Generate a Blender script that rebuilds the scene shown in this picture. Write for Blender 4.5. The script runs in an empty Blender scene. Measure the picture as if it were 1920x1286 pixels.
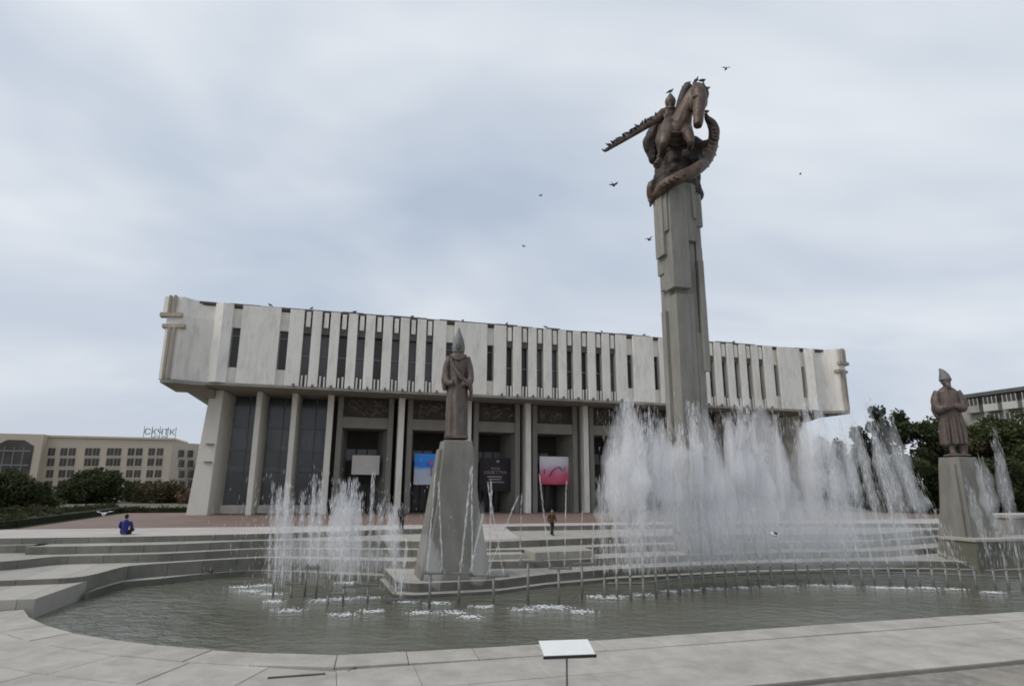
import bpy, bmesh, math, random
import numpy as np
from mathutils import Vector, Matrix

random.seed(7); rng = np.random.default_rng(7)
sc = bpy.context.scene
COL = sc.collection

# ------------------------------------------------------------------ camera
F_PX, CX, CY, CAM_H = 1150.0, 960.0, 643.0, 3.0
PITCH, ROLL = math.radians(13.0), math.radians(0.35)
_f = Vector((0, math.cos(PITCH), math.sin(PITCH))); _r = Vector((1, 0, 0)); _u = _r.cross(_f)
C_R = _r * math.cos(ROLL) + _u * math.sin(ROLL)
C_U = -_r * math.sin(ROLL) + _u * math.cos(ROLL)
C_F = _f
CAM = Vector((0, 0, CAM_H))
cam_d = bpy.data.cameras.new('camera'); cam = bpy.data.objects.new('camera', cam_d); COL.objects.link(cam)
m = Matrix((C_R, C_U, -C_F)).transposed().to_4x4(); m.translation = CAM
cam.matrix_world = m
cam_d.sensor_width = 36.0; cam_d.lens = F_PX / 1920 * 36.0
cam_d.clip_start = 0.1; cam_d.clip_end = 4000
sc.camera = cam

# ------------------------------------------------------------------ world, sun, exposure
world = bpy.data.worlds.new('World'); sc.world = world; world.use_nodes = True
wn, wl = world.node_tree.nodes, world.node_tree.links
wn.clear()
SUN_EL, SUN_AZ = math.radians(48), math.radians(-115)     # from the left, a little behind the camera
def wnode(t, **k):
    n = wn.new(t)
    for a, v in k.items(): setattr(n, a, v)
    return n
out = wnode('ShaderNodeOutputWorld')
sky = wnode('ShaderNodeTexSky', sky_type='NISHITA', sun_disc=False)
sky.sun_elevation = SUN_EL; sky.sun_rotation = SUN_AZ; sky.air_density = 1.0; sky.dust_density = 2.0
bg_sky = wnode('ShaderNodeBackground'); bg_sky.inputs['Strength'].default_value = 0.09
wl.new(sky.outputs[0], bg_sky.inputs['Color'])
tc = wnode('ShaderNodeTexCoord'); sep = wnode('ShaderNodeSeparateXYZ'); wl.new(tc.outputs['Generated'], sep.inputs[0])
zz = wnode('ShaderNodeMath', operation='MAXIMUM'); wl.new(sep.outputs['Z'], zz.inputs[0]); zz.inputs[1].default_value = 0.0
zp = wnode('ShaderNodeMath', operation='ADD'); wl.new(zz.outputs[0], zp.inputs[0]); zp.inputs[1].default_value = 0.28
dx = wnode('ShaderNodeMath', operation='DIVIDE'); wl.new(sep.outputs['X'], dx.inputs[0]); wl.new(zp.outputs[0], dx.inputs[1])
dy = wnode('ShaderNodeMath', operation='DIVIDE'); wl.new(sep.outputs['Y'], dy.inputs[0]); wl.new(zp.outputs[0], dy.inputs[1])
cmb = wnode('ShaderNodeCombineXYZ'); wl.new(dx.outputs[0], cmb.inputs[0]); wl.new(dy.outputs[0], cmb.inputs[1])
mp = wnode('ShaderNodeMapping'); mp.inputs['Rotation'].default_value = (0, 0, 0.5); mp.inputs['Scale'].default_value = (0.9, 1.3, 1); mp.inputs['Location'].default_value = (2.6, 4.2, 0)
wl.new(cmb.outputs[0], mp.inputs[0])
nz = wnode('ShaderNodeTexNoise'); nz.inputs['Scale'].default_value = 0.85; nz.inputs['Detail'].default_value = 4; nz.inputs['Roughness'].default_value = 0.5; nz.inputs['Distortion'].default_value = 0.35
wl.new(mp.outputs[0], nz.inputs['Vector'])
rp = wnode('ShaderNodeValToRGB'); wl.new(nz.outputs['Fac'], rp.inputs[0])
e = rp.color_ramp.elements
e[0].position = 0.38; e[0].color = (0.465, 0.54, 0.655, 1)
e[1].position = 0.62; e[1].color = (0.80, 0.835, 0.875, 1)
x = e.new(0.50); x.color = (0.60, 0.66, 0.745, 1)
# a paler veil low over the horizon
hz = wnode('ShaderNodeMapRange'); wl.new(sep.outputs['Z'], hz.inputs['Value']); hz.inputs['From Min'].default_value = 0.0; hz.inputs['From Max'].default_value = 0.42; hz.inputs['To Min'].default_value = 0.6; hz.inputs['To Max'].default_value = 0.0
mixh = wnode('ShaderNodeMixRGB'); wl.new(hz.outputs[0], mixh.inputs[0]); wl.new(rp.outputs[0], mixh.inputs[1]); mixh.inputs[2].default_value = (0.655, 0.69, 0.755, 1)
bg_cl = wnode('ShaderNodeBackground'); wl.new(mixh.outputs[0], bg_cl.inputs['Color']); bg_cl.inputs['Strength'].default_value = 0.94
mx = wnode('ShaderNodeMixShader'); mx.inputs[0].default_value = 0.9
wl.new(bg_sky.outputs[0], mx.inputs[1]); wl.new(bg_cl.outputs[0], mx.inputs[2]); wl.new(mx.outputs[0], out.inputs['Surface'])

sun_d = bpy.data.lights.new('sun', 'SUN'); sun_d.energy = 1.5; sun_d.angle = math.radians(25); sun_d.color = (1.0, 0.95, 0.88)
sun = bpy.data.objects.new('sun', sun_d); COL.objects.link(sun)
_sd = Vector((math.sin(SUN_AZ) * math.cos(SUN_EL), math.cos(SUN_AZ) * math.cos(SUN_EL), math.sin(SUN_EL)))
sun.rotation_euler = _sd.to_track_quat('Z', 'Y').to_euler()
sun.location = _sd * 200

sc.view_settings.view_transform = 'Standard'; sc.view_settings.look = 'None'
sc.view_settings.exposure = 0.18; sc.view_settings.gamma = 1.0; sc.view_settings.use_curve_mapping = False
sc.render.engine = 'CYCLES'
cy = sc.cycles
cy.use_denoising = True; cy.max_bounces = 12; cy.diffuse_bounces = 7; cy.glossy_bounces = 3; cy.transmission_bounces = 7; cy.transparent_max_bounces = 8; cy.volume_bounces = 10
cy.pixel_filter_type = 'BLACKMAN_HARRIS'; cy.filter_width = 1.8; cy.use_adaptive_sampling = True; cy.adaptive_threshold = 0.01

# ------------------------------------------------------------------ the site's own axes
TH = math.radians(16.0)
UX = Vector((math.cos(TH), math.sin(TH), 0)); NY = Vector((-math.sin(TH), math.cos(TH), 0))
MID = Vector((4.545, 70.005, 0))          # middle of the hall's front line
def W(a, b, z=0.0):                        # a along the hall front, b metres in front of it
    return MID + UX * a - NY * b + Vector((0, 0, z))
def ray(px, py):
    return C_R * ((px - CX) / F_PX) - C_U * ((py - CY) / F_PX) + C_F
def at(px, py, Y):
    d = ray(px, py); return CAM + d * (Y / d.y)
def onz(px, py, Z):
    d = ray(px, py); return CAM + d * ((Z - CAM_H) / d.z)

# ------------------------------------------------------------------ materials
MATS = {}
def mat(name, col, rough=0.8, var=0.18, scale=1.2, bump=0.0, bscale=12.0, metal=0.0, streak=0.0, spec=0.3, stain=None, stain_amt=0.0, stain_scale=0.35, translucent=0.0, joint=None, objvar=0.0):
    if name in MATS: return MATS[name]
    M = bpy.data.materials.new(name); M.use_nodes = True
    nt = M.node_tree; N, L = nt.nodes, nt.links
    b = N['Principled BSDF']
    g = N.new('ShaderNodeNewGeometry')
    mp = N.new('ShaderNodeMapping'); mp.inputs['Scale'].default_value = (1, 1, 1 - streak * 0.88); L.new(g.outputs['Position'], mp.inputs[0])
    n1 = N.new('ShaderNodeTexNoise'); n1.inputs['Scale'].default_value = scale; n1.inputs['Detail'].default_value = 6; n1.inputs['Roughness'].default_value = 0.62; L.new(mp.outputs[0], n1.inputs['Vector'])
    r = N.new('ShaderNodeValToRGB'); L.new(n1.outputs['Fac'], r.inputs[0])
    lo = [max(0, c * (1 - var)) for c in col]; hi = [min(1, c * (1 + var)) for c in col]
    r.color_ramp.elements[0].position = 0.3; r.color_ramp.elements[0].color = (*lo, 1)
    r.color_ramp.elements[1].position = 0.7; r.color_ramp.elements[1].color = (*hi, 1)
    src = r.outputs[0]
    if stain is not None:
        n2 = N.new('ShaderNodeTexNoise'); n2.inputs['Scale'].default_value = stain_scale; n2.inputs['Detail'].default_value = 8; n2.inputs['Roughness'].default_value = 0.7; L.new(mp.outputs[0], n2.inputs['Vector'])
        rr = N.new('ShaderNodeValToRGB'); L.new(n2.outputs['Fac'], rr.inputs[0]); rr.color_ramp.elements[0].position = 0.48; rr.color_ramp.elements[1].position = 0.68
        ml = N.new('ShaderNodeMath'); ml.operation = 'MULTIPLY'; L.new(rr.outputs[0], ml.inputs[0]); ml.inputs[1].default_value = stain_amt
        mi = N.new('ShaderNodeMixRGB'); L.new(ml.outputs[0], mi.inputs[0]); L.new(src, mi.inputs[1]); mi.inputs[2].default_value = (*stain, 1); src = mi.outputs[0]
    if objvar > 0:
        oi = N.new('ShaderNodeObjectInfo'); mo = N.new('ShaderNodeMapRange'); L.new(oi.outputs['Random'], mo.inputs['Value']); mo.inputs['To Min'].default_value = 1-objvar; mo.inputs['To Max'].default_value = 1+objvar
        vo = N.new('ShaderNodeVectorMath'); vo.operation = 'SCALE'; L.new(src, vo.inputs[0]); L.new(mo.outputs[0], vo.inputs['Scale']); src = vo.outputs[0]
    if joint:
        jl, jc = joint
        mj = N.new('ShaderNodeMapping'); mj.inputs['Rotation'].default_value = (0,0,-math.radians(16.0)); L.new(g.outputs['Position'], mj.inputs[0])
        nj = N.new('ShaderNodeTexNoise'); nj.inputs['Scale'].default_value = 1.3; L.new(g.outputs['Position'], nj.inputs['Vector'])
        sj = N.new('ShaderNodeSeparateXYZ'); L.new(mj.outputs[0], sj.inputs[0])
        d1 = N.new('ShaderNodeMath'); d1.operation = 'DIVIDE'; L.new(sj.outputs['X'], d1.inputs[0]); d1.inputs[1].default_value = jl
        f1 = N.new('ShaderNodeMath'); f1.operation = 'FRACT'; L.new(d1.outputs[0], f1.inputs[0])
        l1 = N.new('ShaderNodeMath'); l1.operation = 'LESS_THAN'; L.new(f1.outputs[0], l1.inputs[0]); l1.inputs[1].default_value = 0.025/jl
        fl = N.new('ShaderNodeMath'); fl.operation = 'FLOOR'; L.new(d1.outputs[0], fl.inputs[0])
        wn_ = N.new('ShaderNodeTexWhiteNoise'); wn_.noise_dimensions = '1D'; L.new(fl.outputs[0], wn_.inputs['W'])
        mr = N.new('ShaderNodeMapRange'); L.new(wn_.outputs['Value'], mr.inputs['Value']); mr.inputs['To Min'].default_value = 0.82; mr.inputs['To Max'].default_value = 1.12
        vm = N.new('ShaderNodeVectorMath'); vm.operation = 'SCALE'; L.new(src, vm.inputs[0]); L.new(mr.outputs[0], vm.inputs['Scale'])
        mj2 = N.new('ShaderNodeMixRGB'); L.new(l1.outputs[0], mj2.inputs[0]); L.new(vm.outputs[0], mj2.inputs[1]); mj2.inputs[2].default_value = (*jc,1); src = mj2.outputs[0]
    L.new(src, b.inputs['Base Color'])
    b.inputs['Roughness'].default_value = rough; b.inputs['Metallic'].default_value = metal; b.inputs['Specular IOR Level'].default_value = spec
    if bump > 0:
        n3 = N.new('ShaderNodeTexNoise'); n3.inputs['Scale'].default_value = bscale; n3.inputs['Detail'].default_value = 5; L.new(g.outputs['Position'], n3.inputs['Vector'])
        bp = N.new('ShaderNodeBump'); bp.inputs['Strength'].default_value = bump; bp.inputs['Distance'].default_value = 0.05; L.new(n3.outputs['Fac'], bp.inputs['Height']); L.new(bp.outputs[0], b.inputs['Normal'])
    if translucent > 0:
        t = N.new('ShaderNodeBsdfTranslucent'); L.new(src, t.inputs['Color'])
        ms = N.new('ShaderNodeMixShader'); ms.inputs[0].default_value = translucent
        L.new(b.outputs[0], ms.inputs[1]); L.new(t.outputs[0], ms.inputs[2]); L.new(ms.outputs[0], N['Material Output'].inputs['Surface'])
    MATS[name] = M
    return M

white = mat('painted_concrete', (0.77, 0.735, 0.67), 0.85, 0.08, 0.5, 0.15, 6, streak=0.85, stain=(0.40, 0.37, 0.31), stain_amt=0.42, stain_scale=1.8, objvar=0.04)
cream = mat('cream_concrete', (0.72, 0.69, 0.61), 0.85, 0.08, 0.5, 0.15, 6, streak=0.8, stain=(0.42, 0.40, 0.34), stain_amt=0.4, stain_scale=0.5)
pierg = mat('grey_pier_concrete', (0.52, 0.51, 0.46), 0.85, 0.1, 0.6, 0.2, 6, streak=0.8, stain=(0.3, 0.29, 0.25), stain_amt=0.4)
portal_m = mat('portal_stone', (0.235, 0.225, 0.195), 0.8, 0.12, 0.8, 0.15, 8, streak=0.6, stain=(0.15, 0.14, 0.12), stain_amt=0.5)
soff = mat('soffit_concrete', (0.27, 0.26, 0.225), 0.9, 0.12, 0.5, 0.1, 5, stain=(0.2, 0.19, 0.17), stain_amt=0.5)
bronze_d = mat('dark_bronze_relief', (0.06, 0.05, 0.04), 0.55, 0.3, 2.0, 0.3, 9, metal=0.3)
darkwall = mat('dark_interior_wall', (0.05, 0.045, 0.04), 0.9, 0.2, 1.0)
spand = mat('bronze_spandrel', (0.13, 0.115, 0.10), 0.7, 0.2, 2.0)
capm = mat('roof_flashing', (0.09, 0.085, 0.08), 0.7, 0.3, 1.5)
glass = mat('dark_window_glass', (0.034, 0.035, 0.034), 0.15, 0.35, 0.25, 0.02, 0.8, spec=0.35)
glass_l = mat('curtained_window_glass', (0.085, 0.088, 0.09), 0.2, 0.3, 0.5, 0.02, 0.8, spec=0.4, streak=0.7)
glass_g = mat('hall_window_glass', (0.062, 0.066, 0.070), 0.14, 0.45, 0.3, 0.03, 0.9, spec=0.6)
glass_h = mat('hall_curtain_glass', (0.115, 0.122, 0.13), 0.2, 0.4, 0.8, 0.02, 0.8, spec=0.6, streak=0.8)
mull = mat('window_mullion', (0.22, 0.22, 0.21), 0.6, 0.15, 2)
rust = mat('stained_ridge', (0.36, 0.31, 0.255), 0.85, 0.2, 1.5, streak=0.8)
col_m = mat('monument_granite', (0.245, 0.235, 0.208), 0.75, 0.16, 0.7, 0.3, 7, streak=0.85, stain=(0.165, 0.155, 0.12), stain_amt=0.7, stain_scale=1.3, objvar=0.10)
ped_m = mat('pedestal_granite', (0.205, 0.196, 0.172), 0.75, 0.16, 1.2, 0.4, 9, streak=0.8, stain=(0.13, 0.125, 0.105), stain_amt=0.6, stain_scale=1.4)
bronze = mat('statue_bronze', (0.092, 0.058, 0.043), 0.5, 0.35, 1.6, 0.6, 4, metal=0.3, stain=(0.19, 0.175, 0.145), stain_amt=0.5, stain_scale=1.6, streak=0.6)
bronze2 = mat('figure_bronze', (0.122, 0.092, 0.080), 0.5, 0.4, 1.8, 0.7, 7, metal=0.3, stain=(0.20, 0.19, 0.165), stain_amt=0.5, stain_scale=2.2, streak=0.7)
step_t = mat('terrace_stone', (0.375, 0.352, 0.31), 0.85, 0.14, 0.5, 0.2, 9, stain=(0.22, 0.215, 0.19), stain_amt=0.6, stain_scale=0.5, joint=(1.6,(0.15,0.145,0.13)))
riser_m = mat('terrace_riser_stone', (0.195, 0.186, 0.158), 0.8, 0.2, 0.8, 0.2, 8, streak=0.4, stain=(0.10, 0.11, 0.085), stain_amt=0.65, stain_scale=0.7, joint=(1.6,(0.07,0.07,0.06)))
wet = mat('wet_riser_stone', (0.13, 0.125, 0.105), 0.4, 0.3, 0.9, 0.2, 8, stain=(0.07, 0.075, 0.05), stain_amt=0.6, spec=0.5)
plaza_m = mat('plaza_stone', (0.46, 0.42, 0.39), 0.85, 0.1, 0.4, 0.1, 6, stain=(0.36, 0.32, 0.29), stain_amt=0.5)
cop_m = mat('coping_stone', (0.40, 0.376, 0.335), 0.8, 0.16, 1.1, 0.35, 22, stain=(0.27, 0.25, 0.215), stain_amt=0.6, stain_scale=0.7, objvar=0.05)
cop_gap = mat('coping_joint', (0.10, 0.095, 0.085), 0.95, 0.2, 3)
granite_r = mat('red_granite_paving', (0.205, 0.145, 0.12), 0.7, 0.15, 0.4, 0.05, 6, stain=(0.16, 0.11, 0.09), stain_amt=0.5)
ground_m = mat('far_ground', (0.16, 0.15, 0.12), 0.95, 0.3, 0.05, stain=(0.08, 0.10, 0.045), stain_amt=0.7, stain_scale=0.03)
lawn_m = mat('lawn', (0.05, 0.07, 0.025), 0.95, 0.35, 0.4)
steel = mat('nozzle_steel', (0.20, 0.20, 0.19), 0.5, 0.25, 4, metal=0.4)
hotel_m = mat('hotel_render', (0.53, 0.455, 0.365), 0.9, 0.06, 0.1, streak=0.5, stain=(0.35, 0.30, 0.22), stain_amt=0.3, stain_scale=0.1)
hotel_w = mat('hotel_window_dark', (0.05, 0.04, 0.035), 0.3, 0.5, 0.3, spec=0.5)
frame_w = mat('white_window_frame', (0.6, 0.58, 0.54), 0.6, 0.1, 2)
apt_m = mat('apartment_panel', (0.33, 0.32, 0.29), 0.9, 0.12, 0.3, stain=(0.2, 0.19, 0.17), stain_amt=0.5)
apt_w = mat('white_balcony', (0.46, 0.46, 0.43), 0.8, 0.12, 0.5, stain=(0.4, 0.4, 0.38), stain_amt=0.5)
apt_d = mat('apartment_dark_roof', (0.10, 0.10, 0.10), 0.8, 0.2, 0.5)
bark = mat('bark', (0.075, 0.06, 0.045), 0.95, 0.3, 3, 0.4, 10)
def leafmat(n, c): return mat(n, c, 0.75, 0.55, 0.9, translucent=0.25, spec=0.15)
leaf_d = leafmat('leaf_dark', (0.046, 0.056, 0.024)); leaf_m = leafmat('leaf_mid', (0.065, 0.078, 0.032)); leaf_o = leafmat('leaf_olive', (0.10, 0.095, 0.045)); leaf_b = leafmat('leaf_brown', (0.075, 0.062, 0.035)); leaf_c = leafmat('leaf_conifer', (0.055, 0.064, 0.042)); leaf_p = leafmat('leaf_pinkish', (0.17, 0.11, 0.08))
spray_m = mat('water_spray', (0.95, 0.95, 0.96), 0.6, 0.04, 0.5, translucent=0.5, spec=0.3)
foam_m = mat('foam', (0.58, 0.60, 0.59), 0.6, 0.2, 2.0, 0.2, 8)
skin = mat('skin', (0.35, 0.22, 0.16), 0.6, 0.1, 6)
black = mat('black_cloth', (0.02, 0.02, 0.024), 0.85, 0.3, 5)
navy = mat('blue_jacket', (0.025, 0.032, 0.16), 0.8, 0.25, 5)
brown_j = mat('brown_jacket', (0.085, 0.045, 0.022), 0.8, 0.25, 5)
grey_j = mat('grey_jacket', (0.09, 0.085, 0.095), 0.85, 0.2, 5)
hairm = mat('dark_hair', (0.012, 0.01, 0.009), 0.6, 0.3, 20)
pig_m = mat('pigeon_grey', (0.10, 0.105, 0.12), 0.7, 0.3, 9)
pig_d = mat('pigeon_dark', (0.06, 0.06, 0.068), 0.7, 0.3, 9)
pig_w = mat('pigeon_white', (0.72, 0.72, 0.70), 0.7, 0.1, 9)
sign_w = mat('white_sign_face', (0.72, 0.73, 0.70), 0.5, 0.05, 3)
sign_d = mat('sign_frame_dark', (0.05, 0.05, 0.05), 0.6, 0.2, 4)
letter_m = mat('sign_letter_grey', (0.13, 0.14, 0.16), 0.6, 0.2, 1)

def water_material():
    M = bpy.data.materials.new('pool_water'); M.use_nodes = True
    N, L = M.node_tree.nodes, M.node_tree.links; b = N['Principled BSDF']
    g = N.new('ShaderNodeNewGeometry')
    n0 = N.new('ShaderNodeTexNoise'); n0.inputs['Scale'].default_value = 0.12; n0.inputs['Detail'].default_value = 4; L.new(g.outputs['Position'], n0.inputs['Vector'])
    r = N.new('ShaderNodeValToRGB'); L.new(n0.outputs['Fac'], r.inputs[0])
    r.color_ramp.elements[0].position = 0.35; r.color_ramp.elements[0].color = (0.085, 0.083, 0.055, 1)
    r.color_ramp.elements[1].position = 0.65; r.color_ramp.elements[1].color = (0.15, 0.15, 0.118, 1)
    L.new(r.outputs[0], b.inputs['Base Color']); b.inputs['Roughness'].default_value = 0.07; b.inputs['IOR'].default_value = 1.5; b.inputs['Specular IOR Level'].default_value = 0.5
    mp = N.new('ShaderNodeMapping'); mp.inputs['Rotation'].default_value = (0, 0, TH); mp.inputs['Scale'].default_value = (0.75, 1.25, 1); L.new(g.outputs['Position'], mp.inputs[0])
    n1 = N.new('ShaderNodeTexNoise'); n1.inputs['Scale'].default_value = 1.35; n1.inputs['Detail'].default_value = 4; n1.inputs['Roughness'].default_value = 0.55; n1.inputs['Distortion'].default_value = 0.6; L.new(mp.outputs[0], n1.inputs['Vector'])
    n2 = N.new('ShaderNodeTexNoise'); n2.inputs['Scale'].default_value = 6; n2.inputs['Detail'].default_value = 3; L.new(mp.outputs[0], n2.inputs['Vector'])
    ad = N.new('ShaderNodeMath'); ad.operation = 'MULTIPLY_ADD'; L.new(n2.outputs['Fac'], ad.inputs[0]); ad.inputs[1].default_value = 0.25; L.new(n1.outputs['Fac'], ad.inputs[2])
    sxx = N.new('ShaderNodeSeparateXYZ'); L.new(g.outputs['Position'], sxx.inputs[0])
    mr = N.new('ShaderNodeMapRange'); L.new(sxx.outputs['X'], mr.inputs['Value']); mr.inputs['From Min'].default_value = -12; mr.inputs['From Max'].default_value = -6; mr.inputs['To Min'].default_value = 1.0; mr.inputs['To Max'].default_value = 0.6
    bp = N.new('ShaderNodeBump'); bp.inputs['Distance'].default_value = 0.24; L.new(mr.outputs[0], bp.inputs['Strength']); L.new(ad.outputs[0], bp.inputs['Height']); L.new(bp.outputs[0], b.inputs['Normal'])
    return M
water_m = water_material()

# ------------------------------------------------------------------ mesh helpers
class MB:
    def __init__(s): s.v = []; s.f = []; s.mi = []
    def add(s, vs, fs, mi=0):
        o = len(s.v); s.v += [tuple(v) for v in vs]; s.f += [tuple(i + o for i in f) for f in fs]; s.mi += [mi] * len(fs); return s
    def box(s, x0, x1, y0, y1, z0, z1, mi=0):
        x0, x1 = min(x0, x1), max(x0, x1); y0, y1 = min(y0, y1), max(y0, y1); z0, z1 = min(z0, z1), max(z0, z1)
        return s.add([(x0,y0,z0),(x1,y0,z0),(x1,y1,z0),(x0,y1,z0),(x0,y0,z1),(x1,y0,z1),(x1,y1,z1),(x0,y1,z1)],
                     [(0,3,2,1),(4,5,6,7),(0,1,5,4),(1,2,6,5),(2,3,7,6),(3,0,4,7)], mi)
    def prism(s, poly, z0, z1, mi=0):           # poly ccw in xy
        n = len(poly)
        area = sum(poly[i][0]*poly[(i+1)%n][1]-poly[(i+1)%n][0]*poly[i][1] for i in range(n))
        if area < 0: poly = poly[::-1]
        vs = [(p[0],p[1],z0) for p in poly] + [(p[0],p[1],z1) for p in poly]
        fs = [tuple(range(n-1,-1,-1)), tuple(range(n,2*n))] + [(i,(i+1)%n,n+(i+1)%n,n+i) for i in range(n)]
        return s.add(vs, fs, mi)
    def hexa(s, b4, t4, mi=0):
        return s.add(list(b4)+list(t4), [(0,3,2,1),(4,5,6,7),(0,1,5,4),(1,2,6,5),(2,3,7,6),(3,0,4,7)], mi)
    def tube(s, pts, rad, seg=10, sub=3, flat=None, mi=0):
        P = [Vector(p) for p in pts]
        R = list(rad) if hasattr(rad, '__len__') else [rad]*len(P)
        if sub > 1 and len(P) > 2:
            Q, S = [], []
            for i in range(len(P)-1):
                p0 = P[max(i-1,0)]; p1 = P[i]; p2 = P[i+1]; p3 = P[min(i+2,len(P)-1)]
                for k in range(sub):
                    t = k/sub
                    Q.append(0.5*((2*p1)+(p2-p0)*t+(2*p0-5*p1+4*p2-p3)*t*t+(3*p1-p0-3*p2+p3)*t**3)); S.append(R[i]*(1-t)+R[i+1]*t)
            Q.append(P[-1]); S.append(R[-1]); P, R = Q, S
        vs, fs = [], []
        up = Vector((0,0,1)); prev = None
        for i, p in enumerate(P):
            d = (P[min(i+1,len(P)-1)] - P[max(i-1,0)])
            if d.length < 1e-6: d = Vector((0,0,1))
            d.normalize()
            if prev is None:
                ref = Vector((1,0,0)) if abs(d.z) > 0.8 else up
                a = d.cross(ref).normalized()
            else:
                a = (prev - d*prev.dot(d)).normalized()
            prev = a; c = d.cross(a)
            fl = flat if flat else (1, 1)
            for k in range(seg):
                t = 2*math.pi*k/seg
                vs.append(p + (a*math.cos(t)*fl[0] + c*math.sin(t)*fl[1])*R[i])
        n = len(P)
        for i in range(n-1):
            for k in range(seg):
                fs.append((i*seg+k, i*seg+(k+1)%seg, (i+1)*seg+(k+1)%seg, (i+1)*seg+k))
        fs.append(tuple(range(seg-1,-1,-1))); fs.append(tuple((n-1)*seg+k for k in range(seg)))
        return s.add(vs, fs, mi)
    def ball(s, c, r, sx=1, sy=1, sz=1, seg=12, ring=8, mi=0):
        vs, fs = [], []
        for i in range(1, ring):
            ph = math.pi*i/ring
            for k in range(seg):
                t = 2*math.pi*k/seg
                vs.append((c[0]+r*sx*math.sin(ph)*math.cos(t), c[1]+r*sy*math.sin(ph)*math.sin(t), c[2]+r*sz*math.cos(ph)))
        top = len(vs); vs.append((c[0],c[1],c[2]+r*sz)); bot = len(vs); vs.append((c[0],c[1],c[2]-r*sz))
        for i in range(ring-2):
            for k in range(seg): fs.append((i*seg+k, (i+1)*seg+k, (i+1)*seg+(k+1)%seg, i*seg+(k+1)%seg))
        for k in range(seg):
            fs.append((top, k, (k+1)%seg)); fs.append((bot, (ring-2)*seg+(k+1)%seg, (ring-2)*seg+k))
        return s.add(vs, fs, mi)
    def robe(s, rings, folds=9, seg=48, ph=0.0, mi=0):   # rings: cx,cy,z,rx,ry,amp
        vs, fs = [], []
        for j, (cx,cy,z,rx,ry,am) in enumerate(rings):
            for k in range(seg):
                t = 2*math.pi*k/seg
                w = 1 + 1.9*am*(0.6*math.cos(folds*t+ph+0.25*j) + 0.4*math.cos((folds*1.6)//1*t+1.3+0.15*j))
                vs.append((cx+rx*w*math.cos(t), cy+ry*w*math.sin(t), z))
        n = len(rings)
        for i in range(n-1):
            for k in range(seg): fs.append((i*seg+k, i*seg+(k+1)%seg, (i+1)*seg+(k+1)%seg, (i+1)*seg+k))
        fs.append(tuple(range(seg-1,-1,-1))); fs.append(tuple((n-1)*seg+k for k in range(seg)))
        return s.add(vs, fs, mi)
    def mesh(s, name):
        me = bpy.data.meshes.new(name); me.from_pydata(s.v, [], s.f); me.update(); return me
    def build(s, name, material, parent=None, smooth=False, bevel=0.0):
        me = s.mesh(name)
        for m_ in (material if isinstance(material, (list, tuple)) else [material]): me.materials.append(m_)
        if isinstance(material, (list, tuple)): me.polygons.foreach_set('material_index', s.mi)
        if smooth: me.polygons.foreach_set('use_smooth', [True]*len(me.polygons))
        o = bpy.data.objects.new(name, me); COL.objects.link(o)
        if parent: o.parent = parent
        if bevel > 0:
            md = o.modifiers.new('bevel', 'BEVEL'); md.width = bevel; md.segments = 2; md.limit_method = 'ANGLE'
        return o
def inst(me, name, parent=None, loc=(0,0,0), rot=(0,0,0), scl=(1,1,1)):
    o = bpy.data.objects.new(name, me); COL.objects.link(o); o.parent = parent
    o.location = loc; o.rotation_euler = rot; o.scale = scl; return o
def mesh_of(mb, name, material, smooth=False):
    me = mb.mesh(name)
    me.materials.append(material)
    if smooth: me.polygons.foreach_set('use_smooth', [True]*len(me.polygons))
    return me
def remesh(o, vox, smooth=4, fac=0.5):
    r = o.modifiers.new('remesh', 'REMESH'); r.mode = 'VOXEL'; r.voxel_size = vox; r.use_smooth_shade = True
    if smooth:
        s_ = o.modifiers.new('smooth', 'SMOOTH'); s_.iterations = smooth; s_.factor = fac
    return o
def tag(o, label=None, cat=None, group=None, kind=None):
    if label: o['label'] = label
    if cat: o['category'] = cat
    if group: o['group'] = group
    if kind: o['kind'] = kind
    return o
def thing(name, label, cat, loc=(0,0,0), rz=0.0, group=None):
    o = bpy.data.objects.new(name, None); COL.objects.link(o); o.empty_display_size = 0.2
    o.location = loc; o.rotation_euler = (0,0,rz); return tag(o, label, cat, group)
def nth(k):
    return {1:'first',2:'second',3:'third',4:'fourth',5:'fifth',6:'sixth',7:'seventh',8:'eighth',9:'ninth',10:'tenth',11:'eleventh',12:'twelfth'}.get(k, '%d%s' % (k, {1:'st',2:'nd',3:'rd'}.get(k%10 if k%100 not in (11,12,13) else 0, 'th')))

# ------------------------------------------------------------------ ground, terraces, pool
Zw = -2.09
def quad_obj(name, pts, material, kind='structure'):
    o = MB().add(pts, [tuple(range(len(pts)))]).build(name, material); tag(o, kind=kind); return o
gb = MB()
for (a0,a1,b0,b1) in ((-900,900,-1500,-4),(-900,-62,-4,75),(62,900,-4,75),(-900,900,75,400)):
    gb.add([W(a0,b1,-0.06),W(a1,b1,-0.06),W(a1,b0,-0.06),W(a0,b0,-0.06)], [(0,1,2,3)])
tag(gb.build('ground', ground_m), kind='structure')

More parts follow.
